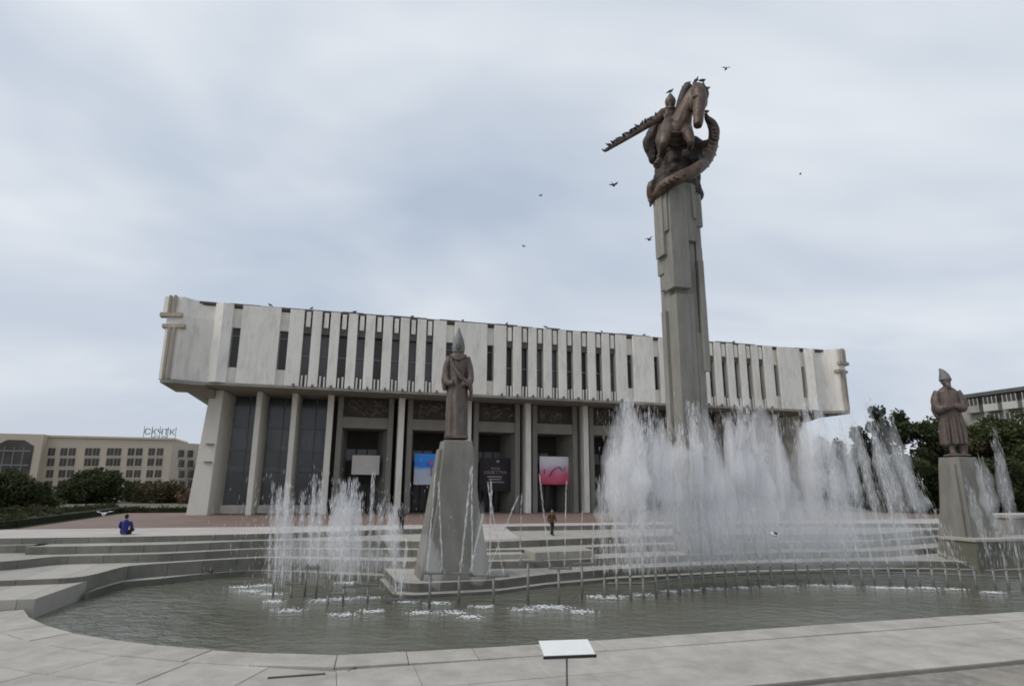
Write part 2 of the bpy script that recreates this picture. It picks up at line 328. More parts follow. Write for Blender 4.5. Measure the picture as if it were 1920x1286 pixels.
def poly_smooth(pts, sub=4):
    out_ = []
    P = [Vector((p[0],p[1],0)) for p in pts]
    for i in range(len(P)-1):
        p0 = P[max(i-1,0)]; p1 = P[i]; p2 = P[i+1]; p3 = P[min(i+2,len(P)-1)]
        # sharp where the photograph shows corners
        for k in range(sub):
            t = k/sub; c = 0.5*((2*p1)+(p2-p0)*t+(2*p0-5*p1+4*p2-p3)*t*t+(3*p1-p0-3*p2+p3)*t**3); l = p1.lerp(p2, t)
            q = l.lerp(c, 0.6); out_.append((q.x,q.y))
    out_.append((P[-1].x,P[-1].y)); return out_
def mirror(h): return list(h) + [(-a,b) for a,b in reversed(h) if a < -1e-6]
def tier(name, half, z, back, drop, mats=None, sub=4):
    E_ = poly_smooth(mirror(half), sub)
    mb = MB(); n = len(E_)
    vs = [W(a,b,z) for a,b in E_] + [W(a,back,z) for a,b in E_] + [W(a,b,z-drop) for a,b in E_]
    fs, mi = [], []
    for i in range(n-1):
        mb_f = (i, i+1, n+i+1, n+i); fs.append(mb_f); mi.append(0)
        fs.append((2*n+i, 2*n+i+1, i+1, i)); mi.append(1)
    o_ = len(mb.v); mb.v += [tuple(v) for v in vs]; mb.f += fs; mb.mi += mi
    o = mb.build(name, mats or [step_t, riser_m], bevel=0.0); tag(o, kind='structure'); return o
T0 = [(-62,24.9),(-41,24.9),(-35,25.0),(-31,24.7),(-27.3,24.2),(-20,22.3),(-12.2,20.7),(-5,20.5),(0,20.5)]
T1 = [(-62,25.35),(-39.3,25.4),(-38.8,26.5),(-32.5,26.6),(-27.2,25.2),(-20,27.0),(-14.3,28.7),(-5.3,27.2),(0,27.0)]
T2 = [(-62,31.2),(-45,30.4),(-38.6,29.5),(-36.9,27.6),(-32.3,27.5),(-27.1,25.9),(-20,28.0),(-12.7,29.6),(-3.8,28.6),(0,28.5)]
T3 = [(-62,34.2),(-37,33.1),(-34.1,32.5),(-33.4,29.2),(-32,28.2),(-27,26.7),(-20,30.0),(-12.5,31.7),(-5.4,31.1),(0,31.0)]
LG = [(-33.8,32.9),(-33.2,29.8),(-31.8,29.0),(-30,27.7),(-27,27.0),(-20,31.0),(-15,32.2),(-8.4,31.6),(0,31.4)]
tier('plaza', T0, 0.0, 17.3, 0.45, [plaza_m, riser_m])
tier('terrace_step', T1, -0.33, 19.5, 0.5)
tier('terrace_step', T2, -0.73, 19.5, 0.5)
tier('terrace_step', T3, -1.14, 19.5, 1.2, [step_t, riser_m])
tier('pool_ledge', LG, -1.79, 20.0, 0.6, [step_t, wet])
# lower left and right landing beside the pool
for sgn in (-1, 1):
    mb = MB(); pl = [(sgn*62,36.8),(sgn*34.25,36.8),(sgn*34.0,32.0),(sgn*62,32.0)]
    mb.prism([(W(a,b).x,W(a,b).y) for a,b in pl], -2.4, -1.37, 0)
    o = mb.build('landing_step', step_t, bevel=0.02); tag(o, kind='structure')
# red granite forecourt and the pale band in front of it
quad_obj('granite_forecourt', [W(-43,17.6,0.004),W(43,17.6,0.004),W(43,-6,0.004),W(-43,-6,0.004)], granite_r)
for sgn in (-1, 1):
    quad_obj('lawn', [W(sgn*62,17.3,-0.03),W(sgn*43.0,17.3,-0.03),W(sgn*43.0,-6,-0.03),W(sgn*62,-6,-0.03)][::sgn], lawn_m)
# water
nx, ny_ = 60, 30
mb = MB(); vs = []
for j in range(ny_+1):
    for i in range(nx+1): vs.append(W(-37+74*i/nx, 47.6-21.6*j/ny_, Zw))
mb.add(vs, [(j*(nx+1)+i, j*(nx+1)+i+1, (j+1)*(nx+1)+i+1, (j+1)*(nx+1)+i) for j in range(ny_) for i in range(nx)])
tag(mb.build('water', water_m), kind='structure')

# near coping: pool edge of cut slabs and a wide paved margin
ZC = -1.75
INN = mirror([(-34.6,36.9),(-34.3,37.7),(-32.9,39.9),(-31,42.0),(-27.7,44.5),(-24.2,46.2),(-23.2,46.55),(-18,46.8),(-9,46.8),(0,46.8)])
INN_S = poly_smooth(INN, 6)
OUT_S = []
for a, b in INN_S:
    f = (a+34.6)/69.2
    OUT_S.append((a*1.9 if abs(a) > 23 else a*(1+0.9*max(0,(abs(a)-10)/13)), 53.5 if abs(a) < 31 else 53.5-(abs(a)-31)/3.6*16.6))
mb = MB(); n = len(INN_S)
vs = [W(a,b,ZC-0.045) for a,b in INN_S] + [W(a,b,ZC-0.045) for a,b in OUT_S] + [W(a,b,ZC-0.9) for a,b in INN_S]
fs = []; mi = []
for i in range(n-1):
    fs += [(i+1, i, n+i, n+i+1), (2*n+i+1, 2*n+i, i, i+1)]; mi += [0, 1]
mb.v = [tuple(v) for v in vs]; mb.f = fs; mb.mi = mi
cop_joint = mat('coping_mortar', (0.23,0.215,0.185), 0.95, 0.3, 3)
coping = tag(mb.build('pool_margin', [cop_joint, wet]), kind='structure')
def slab_poly(p4, z0, z1, parent, name='slab', material=cop_m):
    m_ = MB(); m_.prism([(W(a,b).x,W(a,b).y) for a,b in p4], z0, z1)
    return m_.build(name, material, parent, bevel=0.012)
# curb slabs that follow the pool edge
L_ = [0.0]
for i in range(n-1): L_.append(L_[-1] + math.hypot(INN_S[i+1][0]-INN_S[i][0], INN_S[i+1][1]-INN_S[i][1]))
def along(d):
    d = min(max(d, 0), L_[-1]-1e-4)
    for i in range(n-1):
        if L_[i+1] >= d: break
    t = (d-L_[i])/max(1e-6, L_[i+1]-L_[i]); p = INN_S[i]; q = INN_S[i+1]
    tx, ty = q[0]-p[0], q[1]-p[1]; l = math.hypot(tx,ty); tx /= l; ty /= l
    return (p[0]+(q[0]-p[0])*t, p[1]+(q[1]-p[1])*t), (-ty, tx)
CW = 1.15
cnt = int(L_[-1]/1.9)
for k in range(cnt):
    d0 = L_[-1]*k/cnt + 0.012; d1 = L_[-1]*(k+1)/cnt - 0.012
    (p, n0), (q, n1) = along(d0), along(d1)
    if p[0] > 12: continue
    if n0[1] < 0: n0 = (-n0[0], -n0[1])
    if n1[1] < 0: n1 = (-n1[0], -n1[1])
    ov = 0.05
    P4 = [(p[0]-n0[0]*ov, p[1]-n0[1]*ov), (q[0]-n1[0]*ov, q[1]-n1[1]*ov), (q[0]+n1[0]*CW, q[1]+n1[1]*CW), (p[0]+n0[0]*CW, p[1]+n0[1]*CW)]
    slab_poly(P4, ZC-0.16, ZC+0.02+rng.uniform(-0.008, 0.012), coping, 'curb_slab')
# field slabs in long courses parallel to the pool edge
for r_i, (b0, b1) in enumerate(((47.96, 49.9), (49.91, 51.80))):
    a = -23.19
    while a < 12:
        w_ = rng.uniform(2.6, 3.6) if a > -23 else 2.0+1.1*r_i
        slab_poly([(a+0.006,b0),(a+w_-0.006,b0),(a+w_-0.006,b1-0.02),(a+0.006,b1-0.02)], ZC-0.14, ZC+rng.uniform(-0.007,0.007), coping)
        a += w_
# slabs on the rounded left shoulder
for r_i in range(4):
    off0 = CW + 0.02 + r_i*1.9; off1 = off0 + 1.88
    d = 0.3 + 0.6*(r_i % 2)
    while True:
        d1 = d + 2.3/(1+0.12*r_i)
        (p, n0), (q, n1) = along(d+0.01), along(d1-0.01)
        if q[0] > -23.3: break
        if n0[1] < 0: n0 = (-n0[0], -n0[1])
        if n1[1] < 0: n1 = (-n1[0], -n1[1])
        P4 = [(p[0]+n0[0]*off0, p[1]+n0[1]*off0), (q[0]+n1[0]*off0, q[1]+n1[1]*off0), (q[0]+n1[0]*off1, q[1]+n1[1]*off1), (p[0]+n0[0]*off1, p[1]+n0[1]*off1)]
        if all(pp[1] > 36.9 and pp[1] < 52.2 and not (pp[0] > -23.2 and pp[1] > 47.9) for pp in P4) :
            slab_poly(P4, ZC-0.14, ZC+rng.uniform(-0.006,0.006), coping)
        d = d1
tag(MB().add([W(-90,36.9,ZC-0.02),W(-34.9,36.9,ZC-0.02),W(-34.5,37.9,ZC-0.02),W(-33.2,40.6,ZC-0.02),W(-31.6,42.9,ZC-0.02),W(-28.1,45.6,ZC-0.02),W(-23.2,47.96,ZC-0.02),W(-23.2,52,ZC-0.02),W(-90,52,ZC-0.02)], [tuple(range(8,-1,-1))]).build('margin_paving', cop_m), kind='structure')
def strip(px0, py0, px1, py1, w_, name):
    p, q = onz(px0,py0,ZC), onz(px1,py1,ZC); d = (q-p); n_ = Vector((-d.y,d.x,0)).normalized()*w_/2
    o = MB().prism([tuple((p-n_)[:2]),tuple((q-n_)[:2]),tuple((q+n_)[:2]),tuple((p+n_)[:2])], ZC-0.03, ZC+0.0135).build(name, cop_gap); return tag(o, kind='structure')
strip(502,1270,610,1262,0.07,'joint_gap_strip'); strip(652,1258,664,1252,0.03,'paving_crack'); strip(664,1252,672,1243,0.03,'paving_crack'); strip(672,1243,690,1241,0.025,'paving_crack')  # first strip is added dark colour standing for an expansion joint gap
# near terrace, one low step above the margin
near = tag(MB().box(0,1,0,1,0,1).build('near_terrace', cop_gap), kind='structure')
me = near.data
for v, c in zip(me.vertices, [W(-90,66,-2.4),W(40,66,-2.4),W(40,52.02,-2.4),W(-90,52.02,-2.4),W(-90,66,-1.84),W(40,66,-1.84),W(40,52.02,-1.84),W(-90,52.02,-1.84)]): v.co = c
near_m = mat('near_terrace_stone', (0.27,0.245,0.21), 0.85, 0.2, 1.2, 0.3, 18, stain=(0.18,0.165,0.14), stain_amt=0.7, stain_scale=0.8, objvar=0.08)
slab_poly([(-26,51.80),(8,51.80),(8,52.015),(-26,52.015)], ZC-0.2, ZC-0.035, near, 'gap_shadow_strip', cop_gap)  # flat dark strip paints the joint shadow between margin and terrace
a = -26.0
while a < 8:
    w_ = 1.25
    slab_poly([(a+0.008,52.03),(a+w_-0.008,52.03),(a+w_-0.008,54.2),(a+0.008,54.2)], -1.90, -1.80+rng.uniform(-0.006,0.006), near, 'slab', near_m)
    a += w_

# stepped island that carries the statues, in front of the terraces
ISL = [(-20.6,29.0),(-20.3,34.9),(-19.4,35.5),(-15.4,35.3),(-12.5,34.0),(-8,32.9),(0,32.5)]
def island(name, grow, z0, z1, ms):
    h = [(a-grow*0.5, b+grow) if b > 30 else (a-grow*0.5, b) for a,b in ISL]
    poly = h + [(-a,b) for a,b in reversed(h)]
    mb = MB(); mb.prism([(W(a,b).x, W(a,b).y) for a,b in poly], z0, z1)
    mb.mi = [0 if k < 2 else 1 for k in range(len(mb.f))]
    o = mb.build(name, ms, bevel=0.03); return tag(o, kind='structure')
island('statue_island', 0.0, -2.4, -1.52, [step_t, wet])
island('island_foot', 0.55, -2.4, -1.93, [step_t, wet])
mb = MB(); mb.prism([(W(a,b).x, W(a,b).y) for a,b in ((-12.6,24),(-12.3,31.4),(-8.5,31.0),(-8.2,24))], -1.3, -0.72)
mb.prism([(W(a,b).x, W(a,b).y) for a,b in ((-15.2,22),(-15.0,30.6),(-12.62,30.6),(-12.7,22))], -1.3, -0.86)
tag(mb.build('stair_block', step_t, bevel=0.02), kind='structure')
# pale ramp up to the plaza
mb = MB(); mb.add([W(-14.6,27.8,-0.31),W(-12.0,27.6,-0.31),W(-11.2,20.9,0.004),W(-13.4,21.2,0.004)], [(0,1,2,3)])
tag(mb.build('ramp', plaza_m), kind='structure')

# long basin wall before the right-hand statue
bw = thing('basin_wall', 'dark olive stone basin wall in front of the right-hand statue pedestal', 'wall', W(15.2,33.8,Zw-0.2), TH)
MB().box(-0.2,12.0,-1.9,0.4,0,2.0).build('wall_body', mat('basin_wall_stone', (0.15,0.145,0.115), 0.8, 0.2, 0.6, 0.2, 6, streak=0.5, stain=(0.085,0.085,0.05), stain_amt=0.6), bw, bevel=0.03)
for k in range(8):
    MB().box(-0.3+1.55*k,-0.3+1.55*k+1.53,-2.02,0.5,2.0,2.16).build('capstone', step_t, bw, bevel=0.02)
pb = thing('stone_block', 'pale stone block wall at the right edge behind the statue', 'wall', W(24.4,30.0,-0.73), TH)
MB().box(0,14,-1.2,1.2,0,1.55).build('wall_body', step_t, pb, bevel=0.03)
MB().box(-0.12,14,-1.32,1.32,1.55,1.8).build('cap', plaza_m, pb, bevel=0.02)
MB().box(1.6,14,-2.2,-1.33,0.9,1.75).build('ledge_block', plaza_m, pb, bevel=0.02)

# ------------------------------------------------------------------ concert hall
hall = thing('concert_hall', 'white modernist concert hall with a finned overhanging upper storey above dark portals', 'building', MID, TH)
def sx(s): return s - 35.8
ZB, ZT = 12.15, 19.9
FO = -3.5                                   # local y of the upper front plane
# core
MB().box(sx(0.6), sx(70.2), -0.2+5.0, 42, 0, 12.6).build('rear_wall', darkwall, hall)
core = MB().box(sx(-1.9), sx(72.3), FO+0.95, 42, ZB+0.02, ZT-0.25).build('upper_wall', mat('slot_wall', (0.30,0.29,0.26), 0.9, 0.15, 1), hall)
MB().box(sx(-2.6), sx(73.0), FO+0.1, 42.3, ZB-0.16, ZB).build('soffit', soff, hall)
MB().box(sx(-1.6), sx(72.0), FO+0.25, 42, ZT-0.22, ZT+0.1).build('roof', capm, hall)
# roof flashing, uneven
mb = MB()
s = -1.7
while s < 72.0:
    w_ = rng.uniform(1.2, 3.0); h_ = ZT + rng.uniform(0.06, 0.2)
    mb.box(sx(s), sx(min(s+w_, 72.1)), FO+0.12, FO+0.22, ZT-0.12, h_); s += w_ + 0.02
mb.build('roof_flashing', capm, hall)
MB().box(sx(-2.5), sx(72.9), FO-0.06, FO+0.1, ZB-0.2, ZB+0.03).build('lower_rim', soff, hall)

pan_meshes = {}
def panel(s0, s1, off=0.0, z0=ZB+0.05, z1=ZT, name='panel'):
    key = (round(s1-s0,2), off, z0, z1)
    if key not in pan_meshes:
        m_ = MB().box(0, s1-s0, FO-off, FO+0.96, z0, z1); me = m_.mesh('panel'); me.materials.append(white); pan_meshes[key] = me
    o = inst(pan_meshes[key], name, hall, (sx(s0), 0, 0))
    md = o.modifiers.new('bevel','BEVEL'); md.width = 0.03; md.segments = 1
    return o
def slit_window(s0, s1):
    # recess panel above and below, tall dark slot between
    for z0, z1 in ((ZB+0.06, 13.78), (17.7, ZT-0.3)):
        MB().box(sx(s0), sx(s1), FO+0.38, FO+0.97, z0, z1).build('recess_panel', white, hall)
    w = MB().box(sx(s0)+0.02, sx(s1)-0.02, FO+0.72, FO+0.76, 13.78, 17.7).build('window', glass, hall)
    m_ = MB().box(sx(s0)+0.02, sx(s0)+0.09, FO+0.64, FO+0.72, 13.78, 17.7).box(sx(s1)-0.09, sx(s1)-0.02, FO+0.64, FO+0.72, 13.78, 17.7).box(sx(s0)+0.09, sx(s1)-0.09, FO+0.64, FO+0.72, 16.9, 16.98)
    m_.build('frame', mull, w)
GC = (15.0, 35.95, 55.85)
slot_hang = None
for gi, c in enumerate(GC):
    panel(c-7.85, c-6.5); panel(c+6.5, c+7.85)
    for k in range(-3, 4): panel(c+1.75*k-0.46, c+1.75*k+0.46, 0.0, name='fin')
    edges = [(c-6.5, c-5.71)] + [(c+1.75*k+0.46, c+1.75*(k+1)-0.46) for k in range(-3,3)] + [(c+5.71, c+6.5)]
    for s0, s1 in edges:
        mid_ = (s0+s1)/2; wv = s1-s0
        st_ = MB().box(sx(s0), sx(s1), FO+0.86, FO+0.90, 13.4, 17.6).build('window', glass if rng.random() < 0.6 else glass_l, hall)
        MB().box(sx(s0), sx(s1), FO+0.76, FO+0.86, 15.3, 15.42).build('mullion', mull, st_)
        MB().box(sx(s0)+0.01, sx(s1)-0.01, FO+0.35, FO+0.9, 17.6, 18.25).build('spandrel', spand, hall)
        MB().box(sx(mid_)-0.215, sx(mid_)+0.215, FO+0.12, FO+0.6, 18.25, ZT-0.12).build('hanging_block', white, hall)
        for q in (-0.19, 0.19):
            MB().box(sx(mid_)+q-0.075, sx(mid_)+q+0.075, FO+0.15, FO+0.3, ZB+0.05, ZB+1.15+rng.uniform(-0.08,0.08)).build('sill_bar', white, hall)
        MB().box(sx(s0), sx(s1), FO+0.45, FO+0.9, ZB+0.05, 13.38).build('spandrel', spand, hall)
wides = [(2.78, 6.3), (23.75, 27.3), (44.6, 47.2), (64.45, 67.7)]
for s0, s1 in wides: panel(s0, s1, 0.06)
for s0, s1 in ((1.95,2.78),(6.3,7.15),(22.85,23.75),(27.3,28.1),(43.8,44.6),(47.2,48.0),(63.7,64.45),(67.7,68.45)): slit_window(s0, s1)
# gutter spouts along the lower rim
spm = mesh_of(MB().box(-0.09,0.09,FO-0.2,FO-0.02,ZB+0.0,ZB+0.28), 'spout', spand)
for gi, c in enumerate(GC):
    for k in range(-4, 5): inst(spm, 'spout', hall, (sx(c+1.75*k), 0, 0))
# the scooped corners
def corner(sgn):
    X = (lambda s: sx(s)) if sgn < 0 else (lambda s: sx(70.4 - s))
    pil = [(0.35,3.5),(1.1,3.95),(1.95,3.55),(1.95,2.5),(0.35,2.5)]
    MB().prism([(X(s), -o) for s,o in pil], ZB+0.05, ZT+0.02).build('pilaster', white, hall, bevel=0.02)
    crv = [(0.35,3.2),(-0.2,3.15),(-0.8,3.22),(-1.4,3.5),(-1.9,3.85),(-2.2,4.2),(-2.4,4.3)]
    back = [(-3.6,4.05),(-3.7,3.2),(-2.6,2.4),(0.35,2.4)]
    mb = MB(); mb.prism([(X(s), -o) for s,o in crv+back], ZB+0.05, 18.25)
    mb.build('scooped_corner', white, hall)
    crv2 = [(s, o) for s,o in crv]; back2 = [(-4.0,4.0),(-4.05,3.0),(-2.6,2.4),(0.35,2.4)]
    mb = MB(); mb.prism([(X(s), -o) for s,o in crv2+back2], 18.255, ZT+0.14)
    mb.build('scooped_corner_top', white, hall)
    # ridges and two stepped brackets on the end face
    for (s,o) in ((-2.75,4.42),(-3.2,4.25)):
        MB().box(X(s)-0.11, X(s)+0.11, -o-0.1, -o+0.3, ZB+0.1, 17.0).build('end_ridge', rust, hall)
        MB().box(X(s-0.25)-0.11, X(s-0.25)+0.11, -o-0.08, -o+0.3, 18.4, ZT+0.2).build('end_ridge', rust, hall)
    MB().prism([(X(-2.2),-4.75),(X(-4.2),-4.15),(X(-4.2),-3.4),(X(-2.2),-4.1)], 18.05, 18.42).build('bracket', rust, hall)
    MB().prism([(X(-1.9),-4.7),(X(-3.9),-4.1),(X(-3.9),-3.4),(X(-1.9),-3.9)], 17.02, 17.36).build('bracket', rust, hall)
    # side wall of the upper storey
    MB().box(min(X(-2.6),X(-1.8)), max(X(-2.6),X(-1.8)), -2.4, 42, ZB+0.05, ZT-0.1).build('side_wall', white, hall)
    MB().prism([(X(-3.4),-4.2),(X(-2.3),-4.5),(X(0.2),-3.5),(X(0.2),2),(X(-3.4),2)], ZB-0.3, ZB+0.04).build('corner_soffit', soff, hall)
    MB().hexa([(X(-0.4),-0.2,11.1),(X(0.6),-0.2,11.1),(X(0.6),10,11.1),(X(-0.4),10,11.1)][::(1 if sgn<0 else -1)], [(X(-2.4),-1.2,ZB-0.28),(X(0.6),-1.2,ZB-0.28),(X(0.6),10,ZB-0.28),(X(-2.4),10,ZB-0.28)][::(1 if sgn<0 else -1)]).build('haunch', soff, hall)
corner(-1); corner(1)
# ground floor end walls and piers
for sgn in (-1, 1):
    X = (lambda s: sx(s)) if sgn < 0 else (lambda s: sx(70.8 - s))
    b4 = [(X(-0.75),0,0),(X(1.05),0,0),(X(1.75),4.9,0),(X(-0.75),4.9,0)]; t4 = [(X(0.1),0,ZB-0.2),(X(1.3),0,ZB-0.2),(X(1.95),4.9,ZB-0.2),(X(0.1),4.9,ZB-0.2)]
    if sgn > 0: b4 = b4[::-1]; t4 = t4[::-1]
    MB().hexa(b4, t4).build('end_pier', cream, hall, bevel=0.03)
    MB().box(X(-0.4), X(1.0), 4.95, 42, 0, ZB-0.2).build('end_wall', cream, hall)
def pier(s, w0, w1, depth, material):
    b4 = [(-w0/2,0,0),(w0/2,0,0),(w1/2,depth,0),(-w1/2,depth,0)]; t4 = [(x_,y_,ZB-0.17) for x_,y_,_ in b4]
    o = MB().hexa(b4, t4).build('pier', material, hall, bevel=0.02); o.location = (sx(s),0,0)
for s in (4.66, 8.05): pier(s, 0.5, 1.1, 4.6, cream); pier(70.8-s, 0.5, 1.1, 4.6, cream)
PS = [11.6, 18.9, 26.2, 33.05, 40.0, 46.4, 52.8, 59.2]
for s in PS: pier(s, 0.62, 0.5, 2.2, white if s in PS[1:-1] else cream)
# tall window bays
ROWS = ((0.85,4.1),(4.2,4.75),(4.8,6.3),(6.35,8.65),(8.72,11.95))
def glazing(s0, s1):
    y = 4.4
    bay = MB().box(sx(s0), sx(s1), y+0.05, y+0.2, 0.0, ZB-0.2).build('window_bay', mull, hall)
    MB().box(sx(s0), sx(s1), y-0.9, y+0.04, 0.0, 0.8).build('sill_wall', white, bay)
    m2 = (s0+s1)/2 + rng.uniform(0.2,0.5)
    for ri, (z0, z1) in enumerate(ROWS):
        for p0, p1 in ((s0, m2-0.03), (m2+0.03, s1)):
            g_ = glass_h if ri in (3,) or (ri == 1) else glass_g
            MB().box(sx(p0)+0.03, sx(p1)-0.03, y-0.02+rng.uniform(-0.015,0.015), y+0.03, z0, z1).build('pane', g_, bay)
    for z in (0.82, 4.15, 4.78, 6.33, 8.69): MB().box(sx(s0), sx(s1), y-0.09, y-0.03, z-0.035, z+0.035).build('transom', mull, bay)
wb = [(1.6,4.4),(4.95,7.8),(8.35,11.25)]
for s0, s1 in wb: glazing(s0, s1); glazing(70.8-s1, 70.8-s0)
# portals
def portal(i):
    s0, s1 = PS[i]+0.75, PS[i+1]-0.75
    c = (s0+s1)/2; hw = (s1-s0)/2
    p = MB()
    y0 = 0.75
    for sg in (-1, 1):
        a_, b_ = (sx(c)+sg*hw, sx(c)+sg*(hw-0.55))
        p.box(a_, b_, y0, 5.0, 0, ZB-0.2)
        # splayed jamb
        q = [(b_, y0+0.15), (sx(c)+sg*(hw-1.25), 4.9), (b_, 4.9)]
        p.prism(q, 0, 8.7)
    o = p.build('portal', portal_m, hall, bevel=0.02)
    MB().box(sx(c)-hw+0.552, sx(c)+hw-0.552, y0+0.1, 5.0, 8.7, 9.85).build('lintel', portal_m, o, bevel=0.03)
    rel = MB().box(sx(c)-hw+0.552, sx(c)+hw-0.552, y0+0.45, 5.0, 9.852, ZB-0.21).build('relief_panel', bronze_d, o)
    rb = MB(); r2 = random.Random(i*5+3)
    for k in range(9):
        xx = sx(c) + r2.uniform(-2.0,2.0); zz_ = r2.uniform(10.2,11.5)
        pts = [(xx + r2.uniform(-0.5,0.5), y0+0.45, zz_ + r2.uniform(-0.35,0.35)) for _ in range(4)]
        rb.tube(pts, [0.10,0.15,0.13,0.06], 6, 3)
    for k in range(4):
        xx = sx(c) + r2.uniform(-1.6,1.6); zz_ = r2.uniform(10.4,11.4)
        rb.tube([(xx+0.38*math.cos(t*math.pi/4), y0+0.46, zz_+0.38*math.sin(t*math.pi/4)) for t in range(9)], 0.07, 6, 1)
    rb.build('relief', mat('relief_bronze', (0.14,0.125,0.10), 0.6, 0.3, 2, metal=0.2), rel, smooth=True)
    # doors deep in the recess
    dz = 4.2
    d_ = MB().box(sx(c)-hw+1.25, sx(c)+hw-1.25, 4.75, 4.9, 0.0, 8.7).build('door_wall', darkwall, o)
    for k in range(4):
        w_ = (2*hw-2.6)/4; x0 = sx(c)-hw+1.3+k*w_
        MB().box(x0+0.04, x0+w_-0.04, 4.66, 4.72, 0.05, 2.9).build('door', glass, d_)
        MB().box(x0+0.02, x0+0.12, 4.58, 4.66, 0.05, 2.9).build('door_frame', mat('door_frame_bronze',(0.10,0.075,0.06),0.5,0.2,2), d_)
    for k in range(3):
        w_ = 1.0; x0 = sx(c)-1.7+k*1.15
        if k < 3 - (i % 2): MB().box(x0, x0+w_, 4.62, 4.70, 5.5, 6.7).build('transom_pane', mat('pale_pane',(0.16,0.16,0.16),0.3,0.2,1), d_)
for i in range(7): portal(i)
# floodlight boxes on the end pier
for z in (4.9, 6.6):
    MB().box(sx(0.3), sx(1.0), -0.35, -0.02, z, z+0.12).build('wall_lamp', mull, hall)

# posters hung in the portals
def poster(i, s0, s1, z0, z1, label, face, y=1.9):
    o = thing('poster', label, 'poster', MID + UX*sx((s0+s1)/2) + NY*y + Vector((0,0,z0)), TH)
    w_ = s1-s0; h_ = z1-z0
    MB().box(-w_/2, w_/2, 0.0, 0.06, 0, h_).build('board', face, o)
    return o, w_, h_
def gradient_face(name, stops, scale):
    M = bpy.data.materials.new(name); M.use_nodes = True; N, L = M.node_tree.nodes, M.node_tree.links
    b = N['Principled BSDF']; t = N.new('ShaderNodeTexCoord'); s_ = N.new('ShaderNodeSeparateXYZ'); L.new(t.outputs['Generated'], s_.inputs[0])
    nz = N.new('ShaderNodeTexNoise'); nz.inputs['Scale'].default_value = scale; nz.inputs['Detail'].default_value = 3; L.new(t.outputs['Generated'], nz.inputs['Vector'])
    ma = N.new('ShaderNodeMath'); ma.operation = 'MULTIPLY_ADD'; L.new(nz.outputs['Fac'], ma.inputs[0]); ma.inputs[1].default_value = 0.25; L.new(s_.outputs['Z'], ma.inputs[2])
    r = N.new('ShaderNodeValToRGB'); L.new(ma.outputs[0], r.inputs[0])
    el = r.color_ramp.elements
    el[0].position, el[0].color = stops[0][0], (*stops[0][1],1); el[1].position, el[1].color = stops[-1][0], (*stops[-1][1],1)
    for p_, c_ in stops[1:-1]:
        e_ = el.new(p_); e_.color = (*c_,1)
    L.new(r.outputs[0], b.inputs['Base Color']); b.inputs['Roughness'].default_value = 0.5
    return M
blank = mat('blank_board', (0.58,0.55,0.50), 0.7, 0.05, 0.6)
o, w_, h_ = poster(0, 14.15, 17.0, 3.95, 5.95, 'blank beige board hung in the leftmost portal', blank)
o, w_, h_ = poster(1, 20.7, 23.9, 2.95, 6.25, 'blue and white poster with a small pink figure in a portal', gradient_face('blue_poster', [(0.0,(0.55,0.60,0.68)),(0.60,(0.50,0.58,0.68)),(0.72,(0.02,0.22,0.80)),(1.1,(0.03,0.30,0.90))], 2.0))
mb = MB(); mb.tube([(0.25,-0.02,0.9),(0.3,-0.02,1.5),(0.2,-0.02,2.05)],[0.42,0.34,0.2],8,3,flat=(1,0.08)); mb.ball((0.22,-0.02,2.35),0.22,1,0.1,1.1)
mb.build('printed_figure', mat('poster_pink',(0.55,0.16,0.24),0.6,0.35,2), o)
mb = MB(); mb.tube([(-0.15,-0.03,1.9),(-0.2,-0.03,2.3)],[0.12,0.1],6,1,flat=(1,0.08)).tube([(0.5,-0.03,1.85),(0.55,-0.03,2.25)],[0.12,0.1],6,1,flat=(1,0.08))
mb.build('printed_dark_shapes', mat('poster_violet',(0.10,0.05,0.20),0.6,0.3,2), o)
o, w_, h_ = poster(2, 27.95, 31.55, 2.3, 5.9, 'dark poster with pale lettering lines in the portal beside the statue', mat('black_poster',(0.022,0.018,0.02),0.5,0.3,1.0))
def text(body, size, loc, parent, material, name='lettering', ext=0.01):
    cu = bpy.data.curves.new(name, 'FONT'); cu.body = body; cu.size = size; cu.align_x = 'CENTER'; cu.extrude = ext; cu.materials.append(material)
    t0 = bpy.data.objects.new(name+'_curve', cu); COL.objects.link(t0); bpy.context.view_layer.update()
    me = bpy.data.meshes.new_from_object(t0.evaluated_get(bpy.context.evaluated_depsgraph_get()))
    bpy.data.objects.remove(t0); me.name = name
    t = bpy.data.objects.new(name, me); COL.objects.link(t); t.parent = parent; t.location = loc; t.rotation_euler = (math.pi/2,0,0); return t
pale = mat('poster_pale_ink',(0.36,0.30,0.31),0.6,0.1,2)
text('ЖАНЫ', 0.34, (0,-0.03,2.35), o, pale)
text('КАИЕТТУН', 0.50, (0,-0.03,1.85), o, pale)
mb = MB(); mb.box(-0.9,0.8,-0.03,-0.005,1.5,1.62).box(-0.75,0.7,-0.03,-0.005,1.22,1.34).box(-1.0,1.05,-0.03,-0.005,0.92,1.03); mb.build('printed_lines', pale, o)
mb = MB(); mb.tube([(-1.3,-0.02,3.1),(-1.0,-0.02,2.95),(-0.8,-0.02,2.7)],[0.03,0.07,0.05],6,2,flat=(1,0.2)).ball((0.3,-0.02,3.25),0.16,1.2,0.1,0.8); mb.build('printed_motif', pale, o)
o, w_, h_ = poster(3, 35.0, 38.75, 3.05, 6.2, 'white and pink poster with a dark red foot in the rightmost visible portal', gradient_face('pink_poster', [(0.05,(0.25,0.02,0.04)),(0.22,(0.62,0.07,0.14)),(0.45,(0.70,0.14,0.24)),(0.70,(0.70,0.45,0.58)),(0.85,(0.75,0.70,0.78)),(1.1,(0.80,0.78,0.80))], 3.2))
